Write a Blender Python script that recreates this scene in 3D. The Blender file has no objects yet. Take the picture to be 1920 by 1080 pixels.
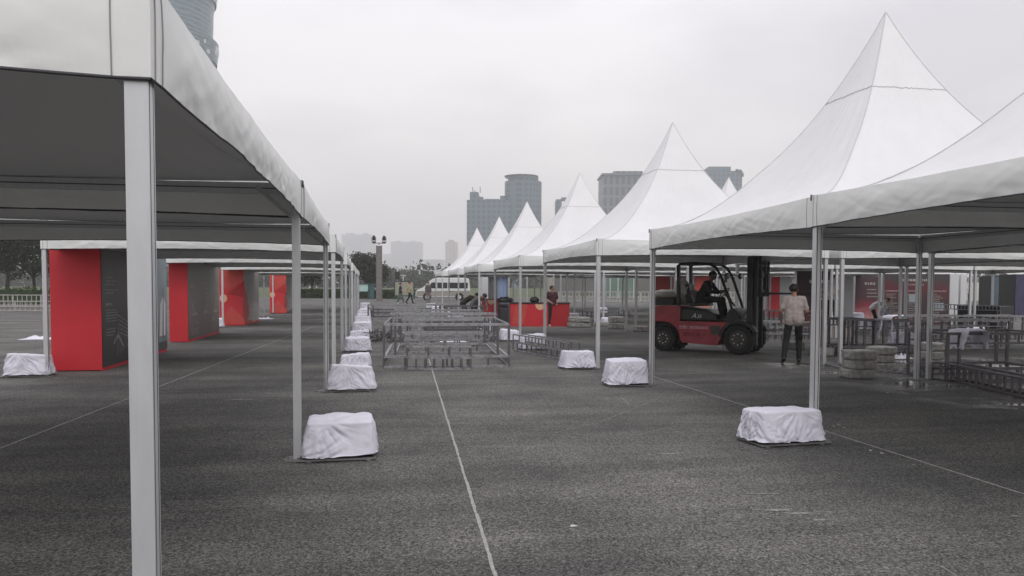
import bpy, math, random
import numpy as np
from mathutils import Matrix, Vector, noise
C = bpy.context.scene.collection
PI = math.pi
rad = math.radians

# ------------------------------------------------------------------ camera
YAW, PITCH, ROLL, F, CX, CY, H = rad(10.35), rad(2.448), rad(.23), 1473.4, 960., 602.3, 1.65
CM = Matrix.Rotation(-YAW, 3, 'Z') @ Matrix.Rotation(PI/2-PITCH, 3, 'X') @ Matrix.Rotation(ROLL, 3, 'Z')
cam_d = bpy.data.cameras.new('camera'); cam = bpy.data.objects.new('camera', cam_d); C.objects.link(cam)
cam.matrix_world = Matrix.Translation((0, 0, H)) @ CM.to_4x4()
cam_d.sensor_width = 36; cam_d.lens = 36*F/1920; cam_d.shift_y = (CY-540)/1920
cam_d.clip_end = 9000; cam_d.clip_start = .05
bpy.context.scene.camera = cam

# ------------------------------------------------------------------ world and sun
W = bpy.data.worlds.new('World'); bpy.context.scene.world = W; W.use_nodes = True
nt = W.node_tree; nt.nodes.clear()
def wn(t, **k):
    n = nt.nodes.new(t)
    for a, b in k.items(): setattr(n, a, b)
    return n
SUN_EL, SUN_AZ = 50, 176
out = wn('ShaderNodeOutputWorld'); bg = wn('ShaderNodeBackground')
sky = wn('ShaderNodeTexSky', sky_type='NISHITA', sun_disc=False, sun_elevation=rad(SUN_EL), sun_rotation=rad(SUN_AZ))
tc = wn('ShaderNodeTexCoord'); sep = wn('ShaderNodeSeparateXYZ')
nt.links.new(tc.outputs['Generated'], sep.inputs[0])
mp = wn('ShaderNodeMapping'); mp.inputs['Scale'].default_value = (1, 1, 2.6)
nt.links.new(tc.outputs['Generated'], mp.inputs[0])
nz = wn('ShaderNodeTexNoise'); nz.inputs['Scale'].default_value = 2.3; nz.inputs['Detail'].default_value = 4; nz.inputs['Roughness'].default_value = .45
nt.links.new(mp.outputs[0], nz.inputs['Vector'])
cl = wn('ShaderNodeValToRGB')
cl.color_ramp.elements[0].position = .34; cl.color_ramp.elements[0].color = (.67, .66, .685, 1)
cl.color_ramp.elements[1].position = .60; cl.color_ramp.elements[1].color = (.91, .895, .89, 1)
nt.links.new(nz.outputs[0], cl.inputs[0])
hz = wn('ShaderNodeValToRGB')      # cloud deck brighter and cooler overhead, warmer near the horizon
hz.color_ramp.elements[0].position = 0; hz.color_ramp.elements[0].color = (.95, .90, .865, 1)
hz.color_ramp.elements[1].position = .42; hz.color_ramp.elements[1].color = (1.0, 1.0, 1.05, 1)
nt.links.new(sep.outputs[2], hz.inputs[0])
mul = wn('ShaderNodeMix', data_type='RGBA', blend_type='MULTIPLY'); mul.inputs[0].default_value = 1
nt.links.new(cl.outputs[0], mul.inputs[6]); nt.links.new(hz.outputs[0], mul.inputs[7])
sk = wn('ShaderNodeMix', data_type='RGBA', blend_type='MULTIPLY'); sk.inputs[0].default_value = 1
sk.inputs[7].default_value = (.06, .06, .06, 1)
nt.links.new(sky.outputs[0], sk.inputs[6])
mx = wn('ShaderNodeMix', data_type='RGBA'); mx.inputs[0].default_value = .92
nt.links.new(sk.outputs[2], mx.inputs[6]); nt.links.new(mul.outputs[2], mx.inputs[7])
nt.links.new(mx.outputs[2], bg.inputs[0]); bg.inputs[1].default_value = 1.0
nt.links.new(bg.outputs[0], out.inputs[0])
sd = bpy.data.lights.new('sun', 'SUN'); sd.energy = .72; sd.angle = rad(28); sd.color = (1, .97, .93)
so = bpy.data.objects.new('sun', sd); C.objects.link(so)
a, e = rad(SUN_AZ), rad(SUN_EL)
so.rotation_euler = Vector((-math.sin(a)*math.cos(e), -math.cos(a)*math.cos(e), -math.sin(e))).to_track_quat('-Z', 'Y').to_euler()
vs = bpy.context.scene.view_settings
vs.view_transform = 'Standard'; vs.look = 'None'; vs.gamma = 1; vs.exposure = 0.37
bpy.context.scene.cycles.max_bounces = 10
bpy.context.scene.cycles.diffuse_bounces = 4
bpy.context.scene.cycles.volume_bounces = 6
bpy.context.scene.cycles.transparent_max_bounces = 8

# ------------------------------------------------------------------ helpers
def gz(y):                      # the plaza rises by a shallow ramp beyond the tents
    t = min(1, max(0, (y-50)/10.)); return .35*t*t*(3-2*t)
def ray(px, py):
    return (CM @ Vector(((px-CX)/F, -(py-CY)/F, -1)))
def G(px, py, z=0.):            # ground point seen at a pixel of the photograph
    d = ray(px, py); t = (z-H)/d.z
    return Vector((d.x*t, d.y*t, z))
def D(px, py, dist):            # point on a pixel's ray at a depth along the view
    d = ray(px, py); f = Vector((math.sin(YAW), math.cos(YAW), 0)); t = dist/d.dot(f)
    return Vector((0, 0, H)) + d*t

class MB:
    def __init__(s): s.v = []; s.f = []; s.m = []; s.cur = 0
    def quad(s, a, b, c, d): n = len(s.v); s.v += [a, b, c, d]; s.f.append((n, n+1, n+2, n+3)); s.m.append(s.cur)
    def poly(s, ps): n = len(s.v); s.v += list(ps); s.f.append(tuple(range(n, n+len(ps)))); s.m.append(s.cur)
    def box(s, x0, x1, y0, y1, z0, z1, M=None):
        P = [Vector((x, y, z)) for z in (z0, z1) for y in (y0, y1) for x in (x0, x1)]
        if M is not None: P = [M @ p for p in P]
        n = len(s.v); s.v += P
        for f in ((0, 2, 3, 1), (4, 5, 7, 6), (0, 1, 5, 4), (2, 6, 7, 3), (0, 4, 6, 2), (1, 3, 7, 5)):
            s.f.append(tuple(n+i for i in f)); s.m.append(s.cur)
        return s
    def bar(s, p, q, w=.03, h=None):
        p = Vector(p); q = Vector(q); h = h or w; d = (q-p)
        if d.length < 1e-6: return s
        d.normalize(); up = Vector((0, 0, 1)) if abs(d.z) < .95 else Vector((0, 1, 0))
        a = d.cross(up).normalized(); b = a.cross(d).normalized(); n = len(s.v)
        for c in (p, q):
            for i, j in ((-1, -1), (1, -1), (1, 1), (-1, 1)): s.v.append(c+a*i*w/2+b*j*h/2)
        for f in ((0, 1, 2, 3), (7, 6, 5, 4), (0, 4, 5, 1), (1, 5, 6, 2), (2, 6, 7, 3), (3, 7, 4, 0)):
            s.f.append(tuple(n+i for i in f)); s.m.append(s.cur)
        return s
    def tube(s, pts, r, k=8, caps=True):
        pts = [Vector(p) for p in pts]; rs = r if isinstance(r, (list, tuple)) else [r]*len(pts)
        n = len(s.v)
        for i, p in enumerate(pts):
            d = (pts[min(i+1, len(pts)-1)]-pts[max(i-1, 0)]).normalized()
            up = Vector((0, 0, 1)) if abs(d.z) < .95 else Vector((0, 1, 0))
            a = d.cross(up).normalized(); b = a.cross(d).normalized()
            for j in range(k):
                t = 2*PI*j/k; s.v.append(p+(a*math.cos(t)+b*math.sin(t))*rs[i])
        for i in range(len(pts)-1):
            for j in range(k):
                j2 = (j+1) % k; s.f.append((n+i*k+j, n+i*k+j2, n+(i+1)*k+j2, n+(i+1)*k+j)); s.m.append(s.cur)
        if caps:
            s.f.append(tuple(n+j for j in reversed(range(k)))); s.m.append(s.cur)
            s.f.append(tuple(n+(len(pts)-1)*k+j for j in range(k))); s.m.append(s.cur)
        return s
    def grid(s, fn, nu, nv, closed=False):
        n = len(s.v)
        for j in range(nv+1):
            for i in range(nu+(0 if closed else 1)): s.v.append(Vector(fn(i/nu, j/nv)))
        w = nu+(0 if closed else 1)
        for j in range(nv):
            for i in range(nu):
                i2 = (i+1) % w if closed else i+1
                s.f.append((n+j*w+i, n+j*w+i2, n+(j+1)*w+i2, n+(j+1)*w+i)); s.m.append(s.cur)
        return s
    def prism(s, prof, y0, y1, M=None):   # profile in x,z extruded along y
        n = len(s.v); k = len(prof)
        P = [Vector((x, y0, z)) for x, z in prof]+[Vector((x, y1, z)) for x, z in prof]
        if M is not None: P = [M @ p for p in P]
        s.v += P
        for i in range(k): j = (i+1) % k; s.f.append((n+i, n+j, n+k+j, n+k+i)); s.m.append(s.cur)
        s.f.append(tuple(n+i for i in reversed(range(k)))); s.m.append(s.cur)
        s.f.append(tuple(n+k+i for i in range(k))); s.m.append(s.cur)
        return s
    def ell(s, c, r, nu=12, nv=8, M=None):
        c = Vector(c)
        def f(u, v):
            t, p = 2*PI*u, PI*(v-.5)
            q = Vector((r[0]*math.cos(t)*math.cos(p), r[1]*math.sin(t)*math.cos(p), r[2]*math.sin(p)))
            return c+(M @ q if M is not None else q)
        return s.grid(f, nu, nv, True)
    def build(s, name, mats, parent=None, smooth=False, bevel=0, loc=None):
        me = bpy.data.meshes.new(name); me.from_pydata([tuple(v) for v in s.v], [], s.f)
        if not isinstance(mats, (list, tuple)): mats = [mats]
        for m in mats: me.materials.append(m)
        if len(mats) > 1: me.polygons.foreach_set('material_index', s.m)
        if smooth: me.polygons.foreach_set('use_smooth', [True]*len(me.polygons))
        me.update()
        o = bpy.data.objects.new(name, me); C.objects.link(o)
        if parent: o.parent = parent
        if loc is not None: o.location = loc
        if bevel:
            b = o.modifiers.new('bevel', 'BEVEL'); b.width = bevel; b.segments = 2; b.limit_method = 'ANGLE'
        return o
def tag(o, label, cat, group=None, kind=None):
    if label: o['label'] = label
    if cat: o['category'] = cat
    if group: o['group'] = group
    if kind: o['kind'] = kind
    return o
def empty(name, loc, rz=0, label=None, cat=None, group=None):
    o = bpy.data.objects.new(name, None); C.objects.link(o); o.location = loc; o.rotation_euler = (0, 0, rz)
    o.empty_display_size = .2
    return tag(o, label, cat, group)
def struct(o): o['kind'] = 'structure'; return o
def copy_tree(o, parent=None, loc=None, rz=None):
    c = o.copy(); C.objects.link(c)
    if parent: c.parent = parent
    if loc is not None: c.location = loc
    if rz is not None: c.rotation_euler = (0, 0, rz)
    for ch in list(o.children): copy_tree(ch, c)
    return c

def mat(name, col, rough=.7, metal=0, var=.0, scale=5, bump=0, bscale=40, col2=None, spec=.5, vec='Object', stretch=None, detail=6, trans=0):
    m = bpy.data.materials.new(name); m.use_nodes = True; t = m.node_tree; b = t.nodes['Principled BSDF']
    b.inputs['Base Color'].default_value = (*col, 1); b.inputs['Roughness'].default_value = rough
    b.inputs['Metallic'].default_value = metal; b.inputs['Specular IOR Level'].default_value = spec
    if var or bump:
        tcn = t.nodes.new('ShaderNodeTexCoord'); src = tcn.outputs[vec]
        if stretch:
            mm = t.nodes.new('ShaderNodeMapping'); mm.inputs['Scale'].default_value = stretch
            t.links.new(src, mm.inputs[0]); src = mm.outputs[0]
    if var:
        n = t.nodes.new('ShaderNodeTexNoise'); n.inputs['Scale'].default_value = scale; n.inputs['Detail'].default_value = detail
        n.inputs['Roughness'].default_value = .6
        t.links.new(src, n.inputs['Vector'])
        r = t.nodes.new('ShaderNodeValToRGB'); r.color_ramp.elements[0].position = .32; r.color_ramp.elements[1].position = .7
        c2 = col2 or tuple(max(0, c*(1-var)) for c in col)
        r.color_ramp.elements[0].color = (*c2, 1); r.color_ramp.elements[1].color = (*col, 1)
        t.links.new(n.outputs[0], r.inputs[0]); t.links.new(r.outputs[0], b.inputs['Base Color'])
    if bump:
        n2 = t.nodes.new('ShaderNodeTexNoise'); n2.inputs['Scale'].default_value = bscale; n2.inputs['Detail'].default_value = 5
        t.links.new(src, n2.inputs['Vector'])
        bp = t.nodes.new('ShaderNodeBump'); bp.inputs['Strength'].default_value = 1; bp.inputs['Distance'].default_value = bump
        t.links.new(n2.outputs[0], bp.inputs['Height']); t.links.new(bp.outputs[0], b.inputs['Normal'])
    return m

M_ = {}
M_['alu'] = mat('aluminium_profile', (.62, .63, .64), .42, .4, .10, 6, stretch=(3, 3, .6), bump=.0006, bscale=25)
M_['alu_dark'] = mat('aluminium_shadow_groove', (.10, .10, .105), .5, .3)
M_['truss'] = mat('truss_alloy', (.33, .33, .345), .5, .25, .55, 14)
M_['truss_b'] = mat('dark_steel_and_truss_shade', (.16, .15, .16), .5, .4, .35, 9)  # dark metal; on silver frames it paints shade into legs and rungs
M_['fabric'] = mat('tent_pvc_fabric', (.77, .77, .775), .55, 0, .06, 1.6, bump=.006, bscale=7, spec=.35)
M_['valance'] = mat('valance_pvc_fabric', (.82, .83, .81), .5, 0, .07, 2.2, bump=.0035, bscale=11, spec=.3, stretch=(1, 1, .5))
M_['seam'] = mat('fabric_seam', (.60, .60, .61), .6)
M_['stitch'] = mat('stitched_seam', (.30, .30, .30), .7)
M_['truss_l'] = mat('truss_rail_lit_tone', (.42, .42, .43), .45, .2, .5, 14)  # same truss metal, skylight on the top rails painted in as a paler tone
M_['truss_m'] = mat('ladder_rail_lit_tone', (.40, .40, .41), .5, .2, .6, 11)  # same truss metal again, lit ladder rails painted paler than their rungs
M_['hem'] = mat('dark_hem', (.06, .06, .065), .7)
M_['steel'] = mat('galvanised_plate', (.30, .30, .30), .5, .5, .4, 18)
M_['cloth'] = mat('white_cover_cloth', (.79, .78, .87), .85, 0, .08, 7, bump=.010, bscale=11, spec=.2)
M_['red'] = mat('red_print_panel', (.60, .026, .038), .55, 0, .10, 1.5, bump=.002, bscale=3)
M_['redorange'] = mat('orange_red_facet', (.62, .075, .06), .55, 0, .25, 2)
M_['reddk'] = mat('deep_red_facet', (.42, .015, .02), .55, 0, .1, 2)
M_['pink'] = mat('washed_pink_print', (.62, .24, .22), .6, 0, .3, 1.3)
M_['glow'] = mat('cream_print_spot', (.75, .45, .28), .6)
M_['pdark'] = mat('charcoal_print', (.11, .10, .10), .45, 0, .45, .9)
M_['pbrown'] = mat('brown_grey_print', (.30, .26, .245), .5, 0, .35, .8)
M_['pgrey'] = mat('blue_grey_print', (.32, .37, .40), .45, 0, .3, .7)
M_['pmaroon'] = mat('maroon_print', (.085, .028, .036), .5, 0, .5, .8)
M_['ink'] = mat('pale_print_lines', (.58, .55, .52), .6, 0, .6, 9)
M_['ink2'] = mat('white_print_lines', (.80, .78, .78), .6)
M_['white'] = mat('white_panel', (.66, .67, .68), .5, 0, .08, 2)
M_['whitemetal'] = mat('white_painted_metal', (.72, .73, .72), .4, 0, .15, 5)
M_['black'] = mat('black_plastic', (.015, .014, .015), .45)
M_['black2'] = mat('black_metal', (.022, .021, .022), .45, .2, .3, 8)
M_['rubber'] = mat('tyre_rubber', (.022, .021, .020), .85, 0, .3, 10, bump=.003, bscale=30)
M_['rim'] = mat('dark_steel_rim', (.07, .065, .06), .5, .4)
M_['bolt'] = mat('bright_bolt', (.55, .53, .5), .4, .6)
M_['fred'] = mat('forklift_red_paint', (.44, .05, .065), .5, 0, .40, 3.5, bump=.001, bscale=9)
M_['fgreen'] = mat('forklift_dark_green', (.014, .022, .015), .4, 0, .3, 4)
M_['concrete'] = mat('concrete_block', (.42, .41, .385), .9, 0, .5, 9, bump=.012, bscale=14)
M_['skin'] = mat('skin', (.36, .20, .14), .6)
M_['hair'] = mat('black_hair', (.012, .010, .010), .6, bump=.004, bscale=60)
M_['bark'] = mat('tree_bark', (.05, .042, .036), .9, 0, .4, 8, bump=.02, bscale=12)
def leafmat(n, c, c2):
    m = mat(n, c, .7, 0, .5, 1.2, col2=c2, detail=3, spec=.15)
    return m
M_['leafdk'] = leafmat('dark_leaves', (.050, .062, .036), (.020, .026, .018))
M_['leafmd'] = leafmat('mid_green_leaves', (.085, .115, .045), (.035, .052, .022))
M_['hedge'] = leafmat('hedge_leaves', (.06, .095, .035), (.025, .04, .018))

# ------------------------------------------------------------------ ground
def ground_mat():
    m = bpy.data.materials.new('porous_asphalt'); m.use_nodes = True; t = m.node_tree; b = t.nodes['Principled BSDF']
    g = t.nodes.new('ShaderNodeNewGeometry')
    def N(sc, det, ro=.6):
        n = t.nodes.new('ShaderNodeTexNoise'); n.inputs['Scale'].default_value = sc; n.inputs['Detail'].default_value = det
        n.inputs['Roughness'].default_value = ro; t.links.new(g.outputs['Position'], n.inputs['Vector']); return n
    def ramp(src, p0, c0, p1, c1):
        r = t.nodes.new('ShaderNodeValToRGB'); e = r.color_ramp.elements
        e[0].position = p0; e[0].color = (*c0, 1); e[1].position = p1; e[1].color = (*c1, 1)
        t.links.new(src, r.inputs[0]); return r
    vo = t.nodes.new('ShaderNodeTexVoronoi'); vo.inputs['Scale'].default_value = 88; vo.inputs['Randomness'].default_value = 1
    t.links.new(g.outputs['Position'], vo.inputs['Vector'])
    grain = ramp(vo.outputs['Color'], .15, (.041, .041, .039), .95, (.262, .259, .247))
    n1 = N(34, 7, .8); r1 = ramp(n1.outputs[0], .38, (.48, .48, .48), .62, (1.42, 1.42, 1.40))
    n2 = N(.55, 5, .62); r2 = ramp(n2.outputs[0], .36, (.70, .70, .71), .64, (1.20, 1.20, 1.17))
    mpn = t.nodes.new('ShaderNodeMapping'); mpn.inputs['Scale'].default_value = (.12, .9, 1)
    t.links.new(g.outputs['Position'], mpn.inputs[0])
    n3 = t.nodes.new('ShaderNodeTexNoise'); n3.inputs['Scale'].default_value = 1.4; n3.inputs['Detail'].default_value = 6
    n3.inputs['Roughness'].default_value = .65
    t.links.new(mpn.outputs[0], n3.inputs['Vector']); r3 = ramp(n3.outputs[0], .38, (.76, .76, .77), .64, (1.22, 1.21, 1.19))
    def mulc(a, b_):
        x = t.nodes.new('ShaderNodeMix'); x.data_type = 'RGBA'; x.blend_type = 'MULTIPLY'; x.inputs[0].default_value = 1
        t.links.new(a, x.inputs[6]); t.links.new(b_, x.inputs[7]); return x.outputs[2]
    c = mulc(mulc(mulc(grain.outputs[0], r1.outputs[0]), r2.outputs[0]), r3.outputs[0])
    # pale chalky scuffs
    n4 = N(1.15, 8, .72); r4 = ramp(n4.outputs[0], .665, (0, 0, 0), .71, (.45, .45, .45))
    x = t.nodes.new('ShaderNodeMix'); x.data_type = 'RGBA'; x.inputs[7].default_value = (.24, .235, .23, 1)
    t.links.new(r4.outputs[0], x.inputs[0]); t.links.new(c, x.inputs[6]); t.links.new(x.outputs[2], b.inputs['Base Color'])
    # puddles lying under the right-hand tents
    sx = t.nodes.new('ShaderNodeSeparateXYZ'); t.links.new(g.outputs['Position'], sx.inputs[0])
    mr = t.nodes.new('ShaderNodeMapRange'); mr.inputs[1].default_value = 7.8; mr.inputs[2].default_value = 9.0
    t.links.new(sx.outputs[0], mr.inputs[0])
    mr2 = t.nodes.new('ShaderNodeMapRange'); mr2.inputs[1].default_value = 17.5; mr2.inputs[2].default_value = 16.
    t.links.new(sx.outputs[1], mr2.inputs[0])
    n5 = N(.8, 4, .6); wet = ramp(n5.outputs[0], .50, (0, 0, 0), .56, (1, 1, 1))
    mm = t.nodes.new('ShaderNodeMath'); mm.operation = 'MULTIPLY'; t.links.new(mr.outputs[0], mm.inputs[0]); t.links.new(mr2.outputs[0], mm.inputs[1])
    m3 = t.nodes.new('ShaderNodeMath'); m3.operation = 'MULTIPLY'; t.links.new(mm.outputs[0], m3.inputs[0]); t.links.new(wet.outputs[0], m3.inputs[1])
    rr = t.nodes.new('ShaderNodeMapRange'); rr.inputs[3].default_value = .88; rr.inputs[4].default_value = .07
    t.links.new(m3.outputs[0], rr.inputs[0]); t.links.new(rr.outputs[0], b.inputs['Roughness'])
    b.inputs['Specular IOR Level'].default_value = .35
    bp = t.nodes.new('ShaderNodeBump'); bp.inputs['Distance'].default_value = .007
    iv = t.nodes.new('ShaderNodeMath'); iv.operation = 'SUBTRACT'; iv.inputs[0].default_value = 1; t.links.new(m3.outputs[0], iv.inputs[1])
    t.links.new(iv.outputs[0], bp.inputs['Strength']); t.links.new(n1.outputs[0], bp.inputs['Height'])
    t.links.new(bp.outputs[0], b.inputs['Normal'])
    return m
g = MB()
ys = [-60, -10, 0, 20, 50]+[50+i for i in range(1, 11)]+[70, 100, 200, 600, 3000]
g.grid(lambda u, v: ((u-.5)*6000, ys[round(v*(len(ys)-1))], gz(ys[round(v*(len(ys)-1))])), 1, len(ys)-1)
struct(g.build('ground', ground_mat()))
M_['line'] = mat('worn_white_line', (.52, .51, .49), .8, 0, .75, 28, col2=(.30, .29, .275), vec='Object')
M_['line2'] = mat('faint_chalk_line', (.40, .39, .375), .85, 0, .5, 14, col2=(.15, .145, .14))
def line(p, q, w, m, seed=0, nm='line_marking', n=None):
    p = Vector(p); q = Vector(q); L = (q-p).length; n = n or max(2, int(L/.05)); d = (q-p)/L; s = Vector((-d.y, d.x, 0)); b = MB()
    def f(u, v):
        c = p.lerp(q, u); k = noise.noise(Vector((u*L*9, seed*7.3, v*2)))
        ww = w*(.5+.35*k); cc = c+s*(.10*w*noise.noise(Vector((u*L*2, seed*3.1, 5))))
        return cc+s*(ww if v > .5 else -ww)+Vector((0, 0, .004+gz(c.y)))
    b.grid(f, n, 1); return struct(b.build(nm, m))
a = G(928, 1078); b = G(811, 697); d = (b-a)
line(a-d*.12, b+d*2.2, .022, M_['line'], 1)
a = G(0, 841); b = G(545, 629); line(a+(a-b)*.2, b+(b-a)*.5, .022, M_['line'], 2)
a = G(1920, 927); b = G(1215, 703); line(a+(a-b)*.3, b, .026, M_['line'], 3)
a = G(868, 838); b = G(1380, 836); line(a, b, .009, M_['line2'], 4)
for i, (q0, q1, w) in enumerate([((1190, 818), (1250, 802), .008), ((1250, 802), (1283, 814), .010), ((1375, 927), (1462, 926), .014), ((1040, 812), (1130, 790), .008),
        ((1130, 790), (1240, 745), .008), ((690, 600), (700, 640), .012), ((1660, 838), (1712, 842), .014), ((1165, 745), (1180, 760), .01),
        ((1765, 1062), (1795, 1082), .014), ((70, 711), (125, 709), .05), ((1410, 957), (1480, 955), .018)]):
    line(G(*q0), G(*q1), w, M_['line2'], 10+i)
def scuff(px, py, rx, ry, seed):       # chalky smear on the asphalt, irregular outline
    c = G(px, py); b = MB(); n = 40; P = []
    for i in range(n):
        t = 2*PI*i/n; k = .5+1.1*abs(noise.noise(Vector((math.cos(t)*2.3, math.sin(t)*2.3, seed*9.1))))
        P.append(Vector((c.x+rx*k*math.cos(t), c.y+ry*k*math.sin(t), .0035)))
    b.poly(P); struct(b.build('chalk_smear', M_['scuff']))
M_['scuff'] = mat('chalk_smear', (.44, .43, .42), .9, 0, .7, 22, col2=(.13, .127, .12))
for a_ in [(452, 749, .26, .07, 1), (1255, 851, .16, .03, 2), (1460, 957, .14, .03, 3), (1500, 963, .12, .035, 4), (1538, 975, .08, .02, 5), (1905, 968, .05, .02, 6)]: scuff(*a_)
rnd = random.Random(5)
M_['litter'] = mat('white_litter', (.6, .6, .58), .8)
for i, (x, y) in enumerate([(1632, 846), (1654, 851), (1075, 988), (1563, 800), (1571, 798), (1583, 803), (1712, 872), (1690, 735), (1665, 737), (1560, 684), (1551, 676)]):
    c = G(x, y); b = MB(); b.poly([Vector((c.x+rnd.uniform(.01, .035)*math.cos(t), c.y+rnd.uniform(.01, .03)*math.sin(t), .006+rnd.uniform(0, .006))) for t in (0, 1.2, 2.4, 3.7, 5)])
    tag(b.build('paper_scrap', M_['litter']), ['paper scrap nearest the viewer of two beside the right white line', 'second paper scrap lying right beside the white line', 'tiny pale fleck alone on the open asphalt in the foreground',
        'pale scrap touching the foot of the nearest right-hand post', 'pale scrap just right of the nearest right-hand post foot', 'pale scrap furthest right of the three at the right-hand post foot', 'paper scrap on the dark asphalt beyond the right white line',
        'right one of two paper scraps in front of the grey block stack', 'left one of two paper scraps in front of the grey block stack', 'scrap near the double post behind the worker in beige', 'farther scrap near the double post behind the worker in beige'][i], 'litter', 'paper scraps on the asphalt')

# ------------------------------------------------------------------ tents
T, HP, EAVE, APEX = 5.0, 2.32, 2.645, 5.62
def tent_proto(seed, top=1.0):
    rd = random.Random(seed); root = bpy.data.objects.new('peaked_tent', None); C.objects.link(root)
    h = T/2
    r = MB(); hgt = (APEX-EAVE)*top
    def surf(side):
        A = Matrix.Rotation(side*PI/2, 3, 'Z')
        def f(u, v):                       # v 0 eave -> 1 apex, square plan easing to round near the tip
            t = 1-v; x = (u*2-1); sq = Vector((x*h, -h, 0)); ang = -PI/2+x*PI/4
            ci = Vector((math.cos(ang)*h*1.08, math.sin(ang)*h*1.08, 0)); k = min(1, max(0, (.5-t)/.5))*.6
            p = sq.lerp(ci, k)*t
            z = EAVE+hgt*(1-t)**1.93
            z -= .05*math.sin(PI*(u))*t*(1-t)*4*.5+.030*math.sin(PI*u)*t**12
            nn = noise.noise(Vector((side*7+x*2.2, t*3.1, seed*5.)))*.02*min(1, t*2)*(1-abs(2*t-1)**6)
            nn += (noise.noise(Vector((side*5+x*15, t*1.2, seed*3.)))*.011+.010*max(0, 1-abs(noise.noise(Vector((side*3+x*6+t*2, t*.8, seed*2.))))*9))*(1-abs(x)**10)*(1-t**14)*min(1, t*4)
            q = A @ p; q.z = z+nn; return q
        return f
    for k in range(4): r.grid(surf(k), 56, 24)
    r.cur = 1
    for k in range(4):
        f = surf(k); r.tube([f(0, j/20)+Vector((0, 0, .004)) for j in range(21)], .007, 4, False)
        r.tube([f(i/56, 18.25/24)*1.0+Vector((0, 0, .010)) for i in range(57)], .006, 4, False)
    r.build('roof', [M_['fabric'], M_['seam']], root, True)
    v = MB(); hv = h+.012
    for k in range(4):
        A = Matrix.Rotation(k*PI/2, 3, 'Z'); ph = rd.uniform(0, 50)
        def f(u, w):
            x = u*2-1; e = 1-abs(x)**8
            top_z = EAVE-.030*math.sin(PI*u)+.008*noise.noise(Vector((x*4, ph, 1)))*e
            bot = HP-.005+.036*math.sin(PI*u)+.007*noise.noise(Vector((x*8, ph, 3)))*e
            z = top_z+(bot-top_z)*w
            d = noise.noise(Vector((x*2.4+w*.9, w*1.3, ph)))*.012+noise.noise(Vector((x*17+w*3, w*1.6, ph+9)))*.005+noise.noise(Vector((x*12-w*6, w*2.4, ph+19)))*.005
            d += .009*max(0, 1-abs(noise.noise(Vector((x*9+w*2.2, w*.8, ph+29))))*8)-.007*max(0, 1-abs(noise.noise(Vector((x*7-w*1.6, w*.7, ph+39))))*9)
            d *= e*(.25+.75*w); ed = 1-.0*w
            return A @ Vector((x*hv, -hv-.02*math.sin(PI*w)*e-d, z))
        v.cur = 0; v.grid(f, 150, 14)
        v.cur = 1; v.tube([f(i/36, 1)+Vector((0, 0, -.004)) for i in range(37)], .006, 4, False)
        v.cur = 2
        for xs in (-.985, -.955, .955): v.tube([f((xs+1)/2, j/10)-(A @ Vector((0, -1, 0)))*-.003 for j in range(11)], .0022, 4, False)
        v.cur = 1
        c = A @ Vector((-hv-.004, -hv-.004, 0)); v.bar(c+Vector((0, 0, EAVE+.015)), c+Vector((0, 0, EAVE-.05)), .012)
    v.build('valance', [M_['valance'], M_['hem'], M_['stitch']], root, True)
    a_ = .035; gw = .008; gd = .012
    def prof():
        P = []
        P += [(-a_, -a_), (a_, -a_)]
        for s0 in (-a_+.010, a_-.010-gw*1.0): P += [(a_, s0), (a_-gd, s0), (a_-gd, s0+gw), (a_, s0+gw)]
        P += [(a_, a_), (-a_, a_)]
        for s0 in (a_-.010, -a_+.010+gw): P += [(-a_, s0), (-a_+gd, s0), (-a_+gd, s0-gw), (-a_, s0-gw)]
        return P
    PR = prof()
    for sx, sy in ((-1, -1), (1, -1), (1, 1), (-1, 1)):
        p = MB(); cx, cy = sx*(h-.035), sy*(h-.035); n = len(PR); k0 = 0
        p.v += [Vector((cx+x, cy+y, .012)) for x, y in PR]+[Vector((cx+x, cy+y, EAVE-.06)) for x, y in PR]
        for i in range(n):
            j = (i+1) % n; p.f.append((i, j, n+j, n+i)); p.m.append(1 if (PR[i][0] in (a_-gd, -a_+gd) or PR[j][0] in (a_-gd, -a_+gd)) else 0)
        p.f.append(tuple(n+i for i in range(n))); p.m.append(0)
        po = p.build('post', [M_['alu'], M_['alu_dark']], root)
        q = MB(); q.box(cx-.11, cx+.11, cy-.09, cy+.09, .0, .011)
        for bx in (-.085, .085): q.tube([(cx+bx, cy, .011), (cx+bx, cy, .03)], .010, 6)
        q.build('base_plate', M_['steel'], po)
        # slanted knee brace inside the corner
        bb = MB(); bb.bar((cx-sx*.03, cy-sy*.03, HP-.02), (cx-sx*.30, cy-sy*.30, EAVE-.10), .02, .03); bb.build('knee_brace', M_['alu'], po)
    for k in range(4):
        A = Matrix.Rotation(k*PI/2, 4, 'Z'); e_ = MB()
        e_.box(-h+.10, h-.10, -h+.02, -h+.07, EAVE-.13, EAVE-.03, A)
        e_.cur = 1; e_.box(-h+.10, h-.10, -h+.0705, -h+.0725, EAVE-.085, EAVE-.075, A)
        e_.build('eave_beam', [M_['alu'], M_['alu_dark']], root)
    return root
protos = [tent_proto(1), tent_proto(2), tent_proto(3)]
used = [False]*3
ORD = ['nearest', 'second', 'third', 'fourth', 'fifth', 'sixth', 'farthest']
tent_n = [0]
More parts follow.
